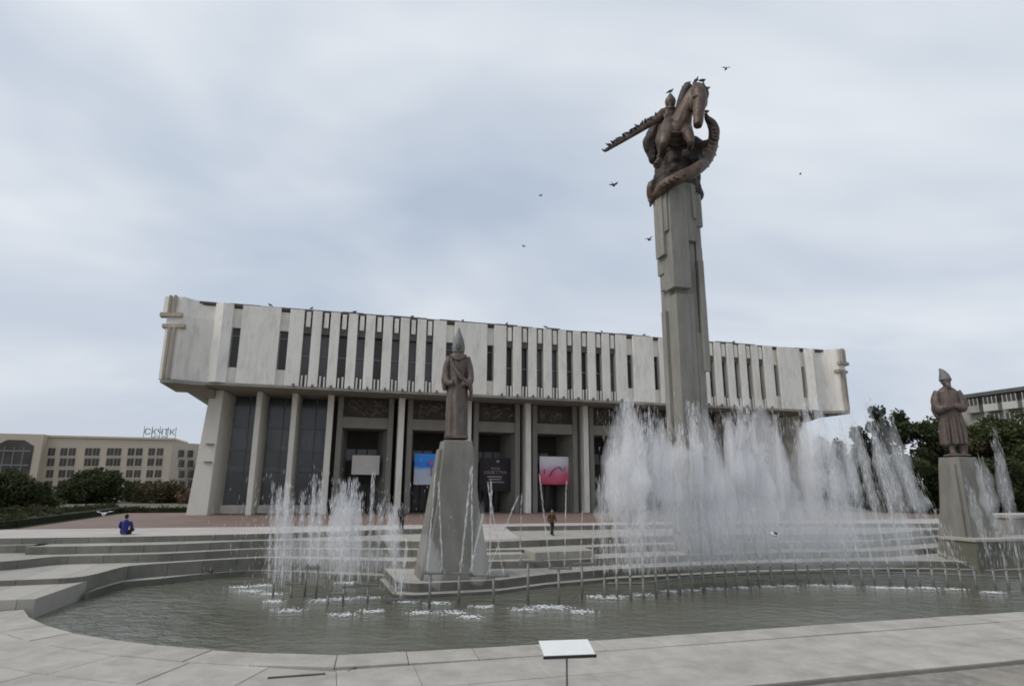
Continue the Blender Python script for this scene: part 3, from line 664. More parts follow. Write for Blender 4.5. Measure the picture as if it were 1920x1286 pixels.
mb = MB(); mb.tube([(-0.7,-0.02,0.9),(-0.3,-0.02,1.6),(0.5,-0.02,2.0),(0.9,-0.02,1.5)],[0.22,0.3,0.26,0.1],8,3,flat=(1,0.06)); mb.build('printed_shape', mat('poster_maroon',(0.30,0.05,0.11),0.6,0.5,2), o)
mb = MB(); mb.tube([(-1.35,-0.02,1.2),(-1.25,-0.02,1.7)],[0.2,0.12],6,1,flat=(1,0.08)).tube([(1.05,-0.02,1.6),(1.15,-0.02,2.0)],[0.15,0.1],6,1,flat=(1,0.08)); mb.build('printed_dark_shapes', MATS['poster_violet'], o)

# ------------------------------------------------------------------ monument column
MA, MBB = -0.85, 29.5
MP = W(MA, MBB, 0)
mon = thing('monument_column', 'tall grey granite monument column of stepped vertical slabs under the bronze rider', 'monument', W(MA, MBB, -1.5), TH)
def cslab(x0,x1,y0,y1,z0,z1,name='slab'):
    return MB().box(x0*(0.92 if z1 > 16.2 else 0.84),x1*(0.92 if z1 > 16.2 else 0.84),y0*(0.92 if z1 > 16.2 else 0.84),y1*(0.92 if z1 > 16.2 else 0.84),z0+1.5,z1+1.5).build(name, col_m, mon, bevel=0.03)
cslab(-0.92,0.9,-0.92,1.0,-1.5,24.3,'core')
cslab(-1.38,0.10,-1.46,-0.1,16.2,24.15)
cslab(0.11,0.92,-1.36,-0.3,19.75,24.2)
cslab(-1.66,-1.03,-0.75,0.5,18.75,24.0)
cslab(-1.34,-1.03,-0.35,0.9,17.6,20.6)
cslab(-1.22,-1.03,-0.9,0.8,16.45,18.2)
cslab(-1.16,0.02,-1.22,1.0,-1.5,15.85,'lower_slab')
cslab(0.03,0.60,-1.08,-0.3,-1.5,16.0,'lower_slab')
cslab(0.93,1.78,-0.95,0.2,21.1,23.6)
cslab(0.99,1.50,-1.00,0.5,13.3,21.0)
cslab(0.93,1.36,-1.32,-1.01,10.5,18.4)
cslab(0.61,1.20,-1.16,0.2,-1.5,13.2,'lower_slab')
cslab(-0.8,0.8,1.11,1.5,-1.5,21.5)
cr_ = random.Random(11)
for (x0,x1,y0,y1,z0,z1) in ((-1.46,-1.17,0.10,0.75,6.0,14.9),(-1.54,-1.39,-1.25,-0.55,20.4,23.2),(1.21,1.50,-0.6,0.0,5.0,12.2),(1.51,1.80,-0.6,0.0,15.0,19.6),(1.37,1.62,-1.28,-1.02,11.3,15.6),(1.79,1.95,-0.7,-0.2,21.6,23.1),(0.62,0.93,-1.52,-1.37,21.4,24.0)):
    cslab(x0,x1,y0,y1,z0,z1)
# small broken crenels on the right-hand slab top
mb = MB()
for k in range(4): mb.box(1.08+0.16*k,1.18+0.16*k,-0.7,0.0,25.1,25.1+rng.uniform(0.12,0.35))
mb.build('broken_edge', col_m, mon)

# ------------------------------------------------------------------ bronze rider group
Y0 = 41.72
def S(px, py, dy=0.0): return at(px, py, Y0+dy)
grp = thing('equestrian_statue', 'bronze rider on a horse above a coiling dragon, sword stretched to the left', 'statue', S(1278, 352, 0.3))
def loc_build(mb, name, material, vox, smooth=3):
    base = grp.location
    mb.v = [tuple(Vector(v)-base) for v in mb.v]
    o = mb.build(name, material, grp); remesh(o, vox, smooth); return o
def T(mb, lst, seg=12, sub=4, flat=None):
    mb.tube([S(x,y,d) for x,y,d,_ in lst], [r for *_, r in lst], seg, sub, flat)
bronze_k = mat('dark_bronze_folds',(0.052,0.040,0.036),0.55,0.4,1.5,0.6,4,metal=0.25)
h = MB()
T(h, [(1268,252,0.2,1.10),(1273,240,-0.6,1.02),(1281,217,-0.9,0.74),(1290,195,-1.0,0.58),(1298,178,-1.05,0.52),(1305,169,-1.2,0.46)],14,5,flat=(0.9,1.1))
T(h, [(1305,166,-1.3,0.44),(1310,175,-1.7,0.56),(1312,188,-2.0,0.55),(1311,203,-2.3,0.44),(1310,217,-2.55,0.37),(1309,229,-2.75,0.37),(1308,238,-2.8,0.29)],14,5)
h.ball(S(1304,192,-1.75), 0.50, 0.75, 0.9, 1.35); h.ball(S(1318,191,-1.8), 0.46, 0.75, 0.9, 1.3)      # jaws
T(h, [(1308,196,-1.6,0.4),(1307,215,-2.1,0.30),(1307,234,-2.5,0.26)],10,3)
for q in (1304.5,1313): h.ball(S(q,232,-3.0), 0.13, 1, 1, 0.8)
T(h, [(1304,167,-1.4,0.2),(1303,160,-1.4,0.17),(1304,152,-1.4,0.03)], 8); T(h, [(1315,169,-1.6,0.2),(1318,161,-1.6,0.17),(1319,153,-1.6,0.03)], 8)
for q in (1303.5,1318.5): T(h, [(q-3,184,-2.25,0.13),(q,181,-2.4,0.15),(q+3,184,-2.25,0.12)],8)
T(h, [(1269,246,-0.7,1.12),(1264,249,0.8,1.3),(1258,252,2.4,1.32),(1258,258,3.6,1.05)])
h.ball(S(1253,240,-0.9),0.62,0.9,1,1.25); h.ball(S(1286,243,-0.9),0.55,0.9,1,1.25); h.ball(S(1270,243,-1.4),0.6,1.1,0.8,1.1)
T(h, [(1252,241,-1.1,0.58),(1247,256,-1.9,0.46),(1244,268,-2.3,0.33),(1242,276,-2.1,0.28),(1240,288,-1.5,0.20),(1237,298,-1.1,0.19),(1235,303,-1.1,0.24),(1231,311,-1.4,0.29)],12,4)
T(h, [(1286,243,-1.1,0.50),(1291,254,-2.1,0.40),(1295,264,-2.5,0.29),(1295,270,-2.3,0.25),(1293,279,-1.7,0.18),(1288,285,-1.5,0.20),(1283,288,-1.7,0.26)],12,4)
T(h, [(1250,262,3.0,0.9),(1243,286,2.6,0.6),(1250,306,3.2,0.36),(1244,330,2.6,0.32)])
T(h, [(1275,262,3.0,0.9),(1288,288,2.6,0.6),(1284,308,3.2,0.36),(1292,332,2.6,0.32)])
T(h, [(1258,258,3.6,0.4),(1248,280,4.4,0.45),(1252,318,4.0,0.25)])
# breast strap and bridle
T(h, [(1246,238,-1.35,0.09),(1258,246,-1.85,0.10),(1272,249,-2.0,0.10),(1284,245,-1.75,0.09),(1292,238,-1.2,0.08)],8,4)
T(h, [(1299,204,-2.2,0.07),(1310,207,-2.85,0.08),(1321,203,-2.2,0.07)],6,3); T(h, [(1301,226,-2.5,0.06),(1309,228,-3.15,0.07),(1318,225,-2.5,0.06)],6,3)
loc_build(h, 'horse', bronze, 0.06, 2)
mn = MB()
T(mn, [(1297,160,-0.8,0.34),(1288,170,-0.5,0.46),(1281,188,-0.3,0.45),(1275,207,-0.1,0.40),(1270,222,0.1,0.3)])
T(mn, [(1287,163,-0.4,0.36),(1284,172,-0.3,0.3)]); T(mn, [(1305,160,-1.3,0.25),(1316,166,-1.5,0.32),(1323,176,-1.5,0.26),(1322,190,-1.6,0.14)])
for k in range(7): T(mn, [(1286-2.4*k,172+7*k,-0.3,0.2),(1281-2.6*k,175+7.4*k,0.1,0.06)], 6, 2)
loc_build(mn, 'mane', bronze_k, 0.07, 1)
rd = MB()
T(rd, [(1258,246,0.9,0.72),(1256,230,0.8,0.74),(1255,216,0.65,0.80),(1256,208,0.55,0.55),(1257,201,0.5,0.28)])
rd.ball(S(1257,195,0.4),0.40,1,1,1.15)
T(rd, [(1257,193,0.4,0.44),(1257,187,0.4,0.40),(1257,181,0.4,0.22),(1257,175,0.4,0.05)],12,2)
T(rd, [(1246,213,0.6,0.46),(1238,219,0.4,0.40),(1230,225,0.2,0.32),(1222,229,0.1,0.24)])
T(rd, [(1266,213,0.5,0.42),(1276,222,-0.1,0.32),(1283,232,-0.7,0.24)])
T(rd, [(1247,244,0.8,0.5),(1239,262,0.2,0.42),(1239,276,0.3,0.32),(1240,290,0.3,0.24),(1235,294,-0.1,0.2)])
T(rd, [(1268,246,0.8,0.5),(1280,262,0.4,0.4),(1282,282,0.5,0.28)])
T(rd, [(1247,236,0.2,0.12),(1256,238,0.0,0.12),(1266,236,0.2,0.12)],8,3)
for k in range(5): T(rd, [(1248+4*k,214,0.0,0.09),(1247+4.5*k,226,-0.02,0.12),(1245+5.5*k,240,0.15,0.13)],6,3)
T(rd, [(1248,205,0.3,0.2),(1257,203,0.1,0.2),(1266,206,0.3,0.2)],8,3)
rd.ball(S(1257,196,-0.02),0.09,0.8,1,1.3); T(rd, [(1254,200,0.05,0.1),(1257,203,-0.05,0.12),(1260,200,0.05,0.1)],6,2)
loc_build(rd, 'rider', bronze, 0.055, 1)
sw = MB()
P_, Q_ = S(1236,222,0.2), S(1134,283,-0.5)
d_ = (Q_-P_); 
sw.tube([P_, P_+d_*0.45, P_+d_*0.9, Q_, S(1128,279,-0.5)], [0.30,0.24,0.17,0.12,0.03], 8, 4, flat=(0.7,1.0))
loc_build(sw, 'sword', bronze, 0.05, 1)
cp = MB()
T(cp, [(1245,222,1.3,0.45),(1236,240,1.7,0.75),(1228,258,1.9,0.85),(1223,275,1.9,0.78),(1226,292,1.8,0.62),(1224,306,1.8,0.32)],12,4,flat=(1,0.8))
T(cp, [(1222,258,1.6,0.5),(1214,268,1.6,0.42),(1216,284,1.6,0.3)],8,3)
for k in range(6): T(cp, [(1228,250+9*k,1.4,0.25),(1213+4*abs(k-2),247+10*k,1.4,0.05)],6,2)
loc_build(cp, 'cloak', bronze_k, 0.08, 1)
rk = MB()
for x_,y_,d__,r_ in ((1262,292,1.0,1.25),(1284,292,1.0,1.2),(1300,282,0.8,0.95),(1312,276,0.6,0.5),(1270,312,0.7,1.35),(1290,310,0.7,1.1),(1250,318,0.8,1.1),(1272,332,0.6,1.4),(1254,338,0.6,1.15),(1290,335,0.6,1.1),(1242,330,0.8,0.7),(1275,350,0.4,1.45),(1258,356,0.3,1.2),(1292,356,0.5,1.0),(1300,366,0.6,0.75)):
    rk.ball(S(x_,y_,d__), r_, 1+rng.uniform(-.15,.15), 1, 1+rng.uniform(-.2,.2), 9, 6)
for x_,y_ in ((1262,300),(1285,302),(1296,300),(1255,322)): T(rk, [(x_,y_,-0.3,0.2),(x_+8,y_-5,-0.7,0.22),(x_+14,y_+4,-0.5,0.14)],6,3)
loc_build(rk, 'rock', mat('dark_bronze_rock',(0.04,0.031,0.027),0.6,0.4,1.5,0.4,5,metal=0.2), 0.12, 1)
dg = MB()
T(dg, [(1323,213,-0.6,0.10),(1326,222,-0.6,0.22),(1334,232,-0.5,0.36),(1339,246,-0.5,0.42),(1337,266,-0.5,0.40),(1333,284,-0.8,0.40),(1321,305,-1.5,0.42),(1300,321,-2.2,0.46),(1272,334,-2.5,0.46),(1250,346,-2.1,0.46),(1237,359,-1.2,0.42),(1231,374,-0.2,0.32),(1231,388,0.8,0.2)],12,5)
T(dg, [(1308,276,0.2,0.42),(1322,270,-0.2,0.30),(1337,266,-0.4,0.22)],8,3)
T(dg, [(1338,236,-0.5,0.3),(1346,238,-0.5,0.05)],6,2); T(dg, [(1327,222,-0.6,0.2),(1321,210,-0.6,0.03)],6,2)
for k, (x_,y_,d__) in enumerate(((1341,256,-0.5),(1340,272,-0.5),(1336,288,-0.9),(1330,298,-1.2),(1322,309,-1.6),(1310,318,-2.0))):
    T(dg, [(x_-4,y_-2,d__,0.42),(x_+9,y_+5,d__,0.04)],5,2,flat=(1,0.35))
T(dg, [(1225,340,-0.4,0.25),(1220,350,-0.4,0.42),(1219,366,-0.3,0.38),(1221,378,-0.3,0.26),(1219,388,-0.3,0.08)],8,3,flat=(1,0.7))
for k in range(4): T(dg, [(1221,345+11*k,-0.4,0.2),(1214,342+11*k,-0.4,0.03)],5,2)
for k in range(16):
    x_ = float(np.interp(k,[0,3,6,9,12,15],[1336,1340,1333,1310,1272,1245])); y_ = float(np.interp(k,[0,3,6,9,12,15],[238,258,284,314,332,348])); d__ = float(np.interp(k,[0,3,6,9,12,15],[-0.5,-0.5,-0.8,-1.9,-2.5,-1.9]))
    T(dg, [(x_-8,y_-3,d__-0.35,0.07),(x_-1,y_+2,d__-0.62,0.09),(x_+7,y_+3,d__-0.35,0.07)],6,3)
T(dg, [(1232,372,-0.2,0.4),(1224,352,-0.3,0.45)],8,2)
loc_build(dg, 'dragon', bronze, 0.06, 1)


# ------------------------------------------------------------------ side statues
def pedestal(name, label, a, b, z0, z1, w0, w1, d0, d1, flip=1):
    root = thing(name, label, 'pedestal', W(a,b,z0), TH)
    h_ = z1-z0
    def ring(t, z, k=1.0): 
        w = (w0+(w1-w0)*t)*k/2; d = (d0+(d1-d0)*t)*k/2; return [(-w,-d,z),(w,-d,z),(w,d,z),(-w,d,z)]
    sec = [(0,0,1.0),(0.13,h_*0.10,1.0),(0.62,h_*0.5,1.0),(0.93,h_*0.9,1.0),(1.0,h_*0.985,0.97)]
    for i in range(len(sec)-1):
        pass
    mb = MB(); vs = []
    for t,z,k in sec: vs += ring(t,z,k)
    fs = [(3,2,1,0), tuple(4*(len(sec)-1)+q for q in range(4))]
    for i in range(len(sec)-1):
        for q in range(4): fs.append((4*i+q,4*i+(q+1)%4,4*i+4+(q+1)%4,4*i+4+q))
    mb.add(vs, fs); mb.build('shaft', ped_m, root, bevel=0.05)
    # proud face slab on the left side and a plinth block
    mb = MB(); mb.hexa([(-w0/2-0.16,-d0/2+0.3,0),(-w0/2+0.05,-d0/2+0.3,0),(-w0/2+0.05,d0/2-0.3,0),(-w0/2-0.16,d0/2-0.3,0)], [(-w1/2-0.20,-d1/2+0.25,h_*0.92),(-w1/2+0.05,-d1/2+0.25,h_*0.92),(-w1/2+0.05,d1/2-0.25,h_*0.92),(-w1/2-0.20,d1/2-0.25,h_*0.92)])
    mb.build('side_slab', ped_m, root, bevel=0.03)
    return root
pedestal('pedestal', 'tall tapering grey granite pedestal under the robed woman statue', -17.4, 33.5, -1.52, 5.35, 3.3, 1.5, 3.0, 1.5)
pedestal('pedestal', 'tapering grey granite pedestal under the bearded man statue at right', 17.4, 33.5, -1.52, 5.10, 2.9, 1.65, 2.6, 1.5)

# robed woman, seen from the pool side
B = W(-17.4,33.5,5.35)
st = thing('woman_statue', 'bronze statue of a robed woman with a tall pointed headdress on the central pedestal', 'statue', B, math.radians(6))
r_ = MB()
r_.robe([(0,0,0,0.80,0.66,0.05),(0,0,0.5,0.76,0.62,0.06),(0.0,0,1.3,0.74,0.60,0.06),(0,0,2.1,0.74,0.58,0.05),(0,0,2.8,0.72,0.55,0.04),(0,0,3.3,0.64,0.5,0.02),(0,0,3.8,0.70,0.5,0.02),(0,0,4.3,0.76,0.46,0.01),(0,0,4.55,0.62,0.42,0),(0,0,4.72,0.28,0.28,0)], 8)
# arms under the shawl
r_.tube([(-0.62,-0.05,4.4),(-0.86,-0.12,3.7),(-0.78,-0.35,3.05),(-0.5,-0.55,2.95)],[0.27,0.29,0.24,0.14],10,4)
r_.tube([(0.62,-0.05,4.4),(0.88,-0.10,3.75),(0.92,-0.3,3.1),(0.55,-0.6,2.9)],[0.27,0.27,0.25,0.14],10,4)
r_.ball((-0.4,-0.62,2.95),0.16); r_.ball((0.42,-0.66,2.9),0.16)
# hanging sleeves
r_.tube([(0.88,-0.25,3.15),(0.98,-0.22,2.6),(1.02,-0.2,2.05)],[0.3,0.26,0.10],10,3,flat=(1,0.6))
r_.tube([(-0.85,-0.1,3.9),(-0.98,-0.05,3.2),(-0.92,0.0,2.6)],[0.26,0.34,0.20],10,3,flat=(1,0.7))
body = r_.build('robe', bronze2, st); remesh(body, 0.04, 1)
r_ = MB(); r_.tube([(-0.55,-0.40,4.25),(-0.2,-0.58,3.7),(0.25,-0.68,3.2),(0.75,-0.5,2.95),(0.9,-0.3,2.6)],[0.10,0.14,0.16,0.16,0.08],8,4)
r_.tube([(-0.6,-0.30,4.5),(0.0,-0.52,4.25),(0.6,-0.30,4.5)],[0.09,0.10,0.09],8,4)
o = r_.build('shawl_edge', bronze2, st); remesh(o, 0.04, 1)
r_ = MB(); r_.ball((0,-0.05,5.0),0.33,0.92,1.0,1.15); r_.tube([(0,0,4.6),(0,0,4.9)],[0.2,0.18],10,1)
r_.ball((0,-0.37,4.96),0.06,0.8,1,1.3); r_.tube([(-0.1,-0.33,4.82),(0.1,-0.33,4.82)],0.025,6,1)
for q in (-1,1): r_.ball((0.12*q,-0.31,5.06),0.045)
o = r_.build('head', bronze2, st); remesh(o, 0.035, 1)
r_ = MB(); r_.tube([(0,0.08,4.72),(0,0.06,5.0),(0,0.03,5.3),(0,0.02,5.6),(0,0.02,5.85),(0,0.02,6.12)],[0.38,0.42,0.36,0.25,0.13,0.03],14,3)
mm = mat('weathered_headdress', (0.17,0.175,0.165), 0.6, 0.25, 2, metal=0.15)
r_.build('headdress', mm, st, smooth=True)
MB().box(-0.85,0.85,-0.78,0.78,0,0.0+0.16).build('base_plate', bronze2, st, bevel=0.03)

for c_ in st.children: c_.scale = (0.88,0.9,1) if c_.name.startswith('head') else (0.74,0.8,1)

# bearded man with folded arms, felt hat and long coat
B = W(17.4,33.5,5.10)
st = thing('man_statue', 'bronze statue of a man in a long coat and pointed hat on the right-hand pedestal', 'statue', B, math.radians(-14))
r_ = MB()
r_.robe([(-0.05,0,0.75,0.98,0.66,0.08),(-0.05,0,1.4,0.98,0.68,0.08),(-0.02,0,2.2,0.95,0.64,0.06),(0,0,2.9,0.82,0.56,0.03),(0,0,3.4,0.80,0.54,0.02),(0,0,4.0,0.86,0.52,0.01),(0,0,4.4,0.86,0.48,0),(0,0,4.65,0.55,0.38,0),(0,0,4.8,0.25,0.25,0)], 7)
r_.tube([(-0.75,0,4.4),(-1.08,-0.05,3.75),(-0.98,-0.3,3.2),(-0.5,-0.62,3.25),(-0.15,-0.72,3.32)],[0.32,0.36,0.34,0.28,0.18],10,4)
r_.tube([(0.75,0,4.4),(1.05,-0.05,3.75),(0.92,-0.3,3.25),(0.45,-0.62,3.3),(0.1,-0.74,3.4)],[0.32,0.34,0.32,0.26,0.18],10,4)
r_.tube([(-1.0,0.05,4.0),(-1.15,0.1,3.2),(-0.95,0.1,2.6)],[0.2,0.3,0.16],8,3)
r_.tube([(-0.35,-0.1,1.2),(-0.35,-0.15,0.4),(-0.35,-0.2,0.12)],[0.3,0.24,0.24],10,2); r_.tube([(-0.35,-0.2,0.14),(-0.35,-0.6,0.12)],[0.2,0.17],10,1)
r_.tube([(0.35,-0.05,1.2),(0.38,-0.05,0.4),(0.38,-0.1,0.12)],[0.3,0.24,0.24],10,2); r_.tube([(0.38,-0.1,0.14),(0.42,-0.5,0.12)],[0.2,0.17],10,1)
r_.tube([(0.7,0.1,1.0),(0.75,0.1,0.5),(0.7,0.1,0.15)],[0.3,0.22,0.18],8,2)
for k in range(5): r_.tube([(-0.6+0.28*k,-0.56-0.08*math.sin(k*0.8),2.8),(-0.62+0.3*k,-0.66,1.8),(-0.68+0.32*k,-0.66,0.78)],[0.05,0.09,0.11],6,3)
o = r_.build('coat', bronze2, st); remesh(o, 0.04, 1)
r_ = MB(); r_.ball((0,-0.08,5.12),0.34,0.9,1.0,1.15); r_.tube([(0,0,4.65),(0,-0.02,5.0)],[0.24,0.2],10,1)
r_.ball((0,-0.44,5.12),0.065,0.8,1,1.4); r_.tube([(0,-0.3,4.95),(0,-0.42,4.75),(0,-0.40,4.45)],[0.2,0.17,0.05],8,3)
for q in (-1,1): r_.ball((0.12*q,-0.37,5.2),0.045); r_.ball((0.31*q,0,5.1),0.07,0.6,1,1.5)
o = r_.build('head', bronze2, st); remesh(o, 0.035, 1)
r_ = MB(); r_.tube([(0,0,5.22),(0,0.02,5.36),(-0.03,0.06,5.6),(-0.10,0.10,5.85),(-0.24,0.12,6.10)],[0.42,0.40,0.34,0.22,0.05],14,3)
r_.build('felt_hat', mm, st, smooth=True)
r_ = MB(); r_.ball((0,0,0.02),1.0,1.05,0.9,0.14); r_.build('base_mound', bronze2, st, smooth=True)

for c_ in st.children: c_.scale = (0.92,0.92,1) if c_.name.startswith(('head','felt')) else (0.78,0.84,1)

# ------------------------------------------------------------------ fountain hardware
ctr = 0
def nozzle_stand(px, py, hgt, arm0, arm1, label):
    p = onz(px, py, Zw)
    o = thing('nozzle_stand', label, 'nozzle', p, 0.0, 'pipe stands in the pool around the central pedestal')
    MB().tube([(0,0,-0.3),(0,0,hgt)], 0.055, 8, 1).build('post', steel, o, smooth=True)
    MB().box(arm0, arm1, -0.06, 0.06, hgt, hgt+0.09).build('arm', steel, o, bevel=0.01)
    for q in np.linspace(arm0+0.1, arm1-0.1, 2): MB().tube([(q,0,hgt+0.09),(q,0,hgt+0.2)], 0.03, 6, 1).build('nozzle', steel, o, smooth=True)
    return p
STANDS = [(512,1116,0.75,-0.3,0.55),(545,1120,0.55,-0.3,0.5),(571,1118,1.25,-0.05,0.6),(592,1121,1.25,-0.6,0.05),(614,1134,0.42,-0.05,0.8),(643,1133,0.68,-0.05,0.7),(689,1128,0.65,-0.7,0.5),(740,1131,0.12,-0.5,0.5),(805,1137,1.3,-0.3,0.6),(860,1131,1.2,-0.6,0.6),(925,1131,1.1,-1.1,0.7),(990,1133,1.75,-0.4,0.75),(1048,1133,1.45,-0.45,0.6),(1092,1123,1.5,-0.4,0.7)]
for k, (px,py,hh,a0,a1) in enumerate(STANDS):
    nozzle_stand(px, py, hh, a0, a1, 'steel pipe stand with crossbar in the pool, %s from the left' % nth(k+1))
PXS = [1134,1157,1183,1207,1231,1253,1275,1298,1319,1340,1362,1382,1404,1424,1447,1470,1495,1517,1544,1566,1594,1617,1640,1669,1699,1725,1751,1777,1803,1831,1867,1892,1918]
BX = [1134,1207,1298,1404,1545,1700,1777,1918]; BY = [1120,1120,1107,1099,1094,1097,1100,1107]
posts = []
for k, px in enumerate(PXS):
    py = float(np.interp(px, BX, BY)); p = onz(px, py, Zw); posts.append(p)
    o = thing('nozzle_post', 'slim grey nozzle post in the curved row at right, %s from the left' % nth(k+1), 'nozzle', p, 0.0, 'curved row of nozzle posts')
    hh = 0.92 + 0.05*math.sin(k*1.7)
    MB().tube([(0,0,-0.4),(0,0,hh)], 0.065, 8, 1).build('post', steel, o, smooth=True)
    MB().tube([(0,0,hh),(0,0,hh+0.10)], [0.05,0.04], 8, 1).build('nozzle', steel, o, smooth=True)
rp_ = MB(); rp_.tube([(p.x,p.y,Zw+0.62) for p in posts], 0.045, 6, 1)
tag(rp_.build('feed_pipe', steel, smooth=True), 'thin steel feed pipe linking the curved row of nozzle posts', 'pipe')

# ------------------------------------------------------------------ water jets
STV = np.array([(0,0,-0.5),(0.5,0,0),(0,0.5,0),(-0.5,0,0),(0,-0.5,0),(0,0,0.5)], float)
STF = np.array([(0,2,1),(0,3,2),(0,4,3),(0,1,4),(5,1,2),(5,2,3),(5,3,4),(5,4,1)])
def streak_mesh(name, P, D, ln, wd):
    n_ = len(P)
    D = D/np.linalg.norm(D,axis=1)[:,None]
    ref = np.tile(np.array([1.0,0.0,0.0]), (n_,1))
    A = np.cross(D, ref); A /= np.linalg.norm(A,axis=1)[:,None]+1e-9; Bv = np.cross(D, A)
    V = (P[:,None,:] + STV[None,:,0:1]*wd[:,None,None]*A[:,None,:] + STV[None,:,1:2]*wd[:,None,None]*Bv[:,None,:] + STV[None,:,2:3]*ln[:,None,None]*D[:,None,:]).reshape(-1,3)
    Fc = (STF[None]+6*np.arange(n_)[:,None,None]).reshape(-1,3)
    me = bpy.data.meshes.new(name)
    me.vertices.add(len(V)); me.vertices.foreach_set('co', V.ravel())
    me.loops.add(len(Fc)*3); me.loops.foreach_set('vertex_index', Fc.ravel())
    me.polygons.add(len(Fc)); me.polygons.foreach_set('loop_start', np.arange(len(Fc))*3)
    me.update(); me.validate(); me.materials.append(spray_m)
    return me
def mist_material(name, dens):
    M = bpy.data.materials.new(name); M.use_nodes = True; N, L = M.node_tree.nodes, M.node_tree.links
    N.remove(N['Principled BSDF']); v = N.new('ShaderNodeVolumePrincipled'); v.inputs['Color'].default_value = (0.995,0.995,1.0,1); v.inputs['Density'].default_value = dens; v.inputs['Anisotropy'].default_value = 0.0
    L.new(v.outputs[0], N['Material Output'].inputs['Volume']); return M
MIST = {d: mist_material('mist_%d' % int(d*100), d) for d in (0.12, 0.2, 0.3, 0.5, 0.8, 1.3)}

def jet(base, top, n_, r0, r1, fall, label, group, wscale=1.0, name='water_jet', up_pow=1.0):
    n0_ = n_; n_ = int(n_*(0.8 if n_ > 140 else 1.3))
    base = np.array(base); top = np.array(top); Hh = top[2]-base[2]
    # rising core
    k1 = int(n_*(1-fall)); t = rng.random(k1)**up_pow
    rr = r0 + (r1-r0)*t**1.6
    ang = rng.random(k1)*2*math.pi; rad = rr*np.sqrt(rng.random(k1))
    P1 = base + (top-base)*t[:,None]; P1[:,0] += rad*np.cos(ang); P1[:,1] += rad*np.sin(ang)
    D1 = np.tile(top-base,(k1,1)); D1[:,0] += 0.06*Hh*rng.normal(size=k1)*t; D1[:,1] += 0.06*Hh*rng.normal(size=k1)*t
    # falling veil: drops fan out and come down
    k2 = n_-k1; u_ = rng.random(k2); v_ = rng.random(k2)
    topz = 1-0.42*u_**1.2; q = v_**0.75
    z = topz*(1-q*0.97)
    spread = r1*(0.5+1.7*q)
    ang = rng.random(k2)*2*math.pi; rad = spread*np.sqrt(rng.random(k2))
    P2 = base + (top-base)*np.clip(z,0.02,1)[:,None]; P2[:,0] += rad*np.cos(ang); P2[:,1] += rad*np.sin(ang)
    D2 = np.stack([0.10*np.cos(ang),0.10*np.sin(ang),-np.ones(k2)],1)
    P = np.vstack([P1,P2]); D = np.vstack([D1,D2])
    ln = np.concatenate([rng.uniform(0.25,0.7,k1), rng.uniform(0.2,0.75,k2)])*min(1.0, 0.35+Hh/9)
    wd = np.concatenate([rng.uniform(0.008,0.018,k1), rng.uniform(0.005,0.012,k2)])*wscale
    keep = P[:,2] > Zw+0.05; 
    o = thing(name, label, 'water jet', tuple(base), 0.0, group)
    me = streak_mesh('droplets', (P-base)[keep], D[keep], ln[keep], wd[keep])
    d_o = bpy.data.objects.new('droplets', me); COL.objects.link(d_o); d_o.parent = o; d_o['kind'] = 'stuff'
    if n0_ > 140:
        tv = top-base; k_ = 11; pts = []; rad = []
        for i in range(k_):
            t = i/(k_-1); tw = 0.62+0.2*math.sin(base[0]*7.7); prof = (0.05+0.95*min(1,max(0,(t-0.10)/0.5))**1.3) * (1-max(0,(t-tw)/(1-tw))**1.1*0.98)
            q = base*0+tv*t; wob = 0.10*r1*math.sin(i*1.7+base[0])
            pts.append((q[0]+wob, q[1]+0.5*wob, q[2]*1.0)); rad.append(max(0.06, prof*r1*1.25*(1+0.22*math.sin(i*2.3+base[0]*3)+0.12*math.sin(i*4.1+base[1]*5))))
        pm = MB().tube(pts, rad, 12, 2)
        dn = 0.5 if n0_ < 420 else (0.8 if n0_ < 1300 else 1.3)
        pm.build('plume', MIST[dn], o, smooth=True)
    return o
# tall jets on the curved row at right
def toppy(px):
    return float(np.interp(px, [1134,1157,1183,1207,1231,1253,1275,1298,1319,1340,1362,1382,1404,1424,1447,1470,1495,1517,1544,1566,1594,1617,1640,1669,1699,1725,1751,1777,1803,1831,1867,1892,1918],[900,830,738,795,752,790,850,800,760,835,785,850,772,748,758,840,785,860,800,765,748,835,785,762,742,800,768,850,880,1010,900,850,800]))
for k, (px, p) in enumerate(zip(PXS, posts)):
    top_px = px - max(0,(px-1130))*0.13 + rng.uniform(-6,6)
    if px > 1840: top_px = px - 55
    tpy = toppy(px) + rng.uniform(-14,18)
    tp = at(top_px, tpy, p.y + rng.uniform(-0.4,0.4))
    hgt = tp.z - p.z
    dens = float(np.interp(px, [1134,1183,1300,1450,1560,1620,1700,1780,1831,1918],[600,1900,1750,1800,1500,1150,950,450,140,650]))
    dens *= 0.42 + 0.75*max(math.exp(-((px-c_)/w__)**2) for c_, w__ in ((1190,26),(1325,24),(1440,38),(1580,26),(1690,16)))
    r1 = 0.42 if px < 1600 else 0.34
    jet((p.x,p.y,p.z+1.0), (tp.x,tp.y,tp.z), int(dens), 0.035, r1*min(1,hgt/7), 0.62, 'white water jet from the curved row at right, %s from the left' % nth(k+1), 'tall jets on the curved row at right')
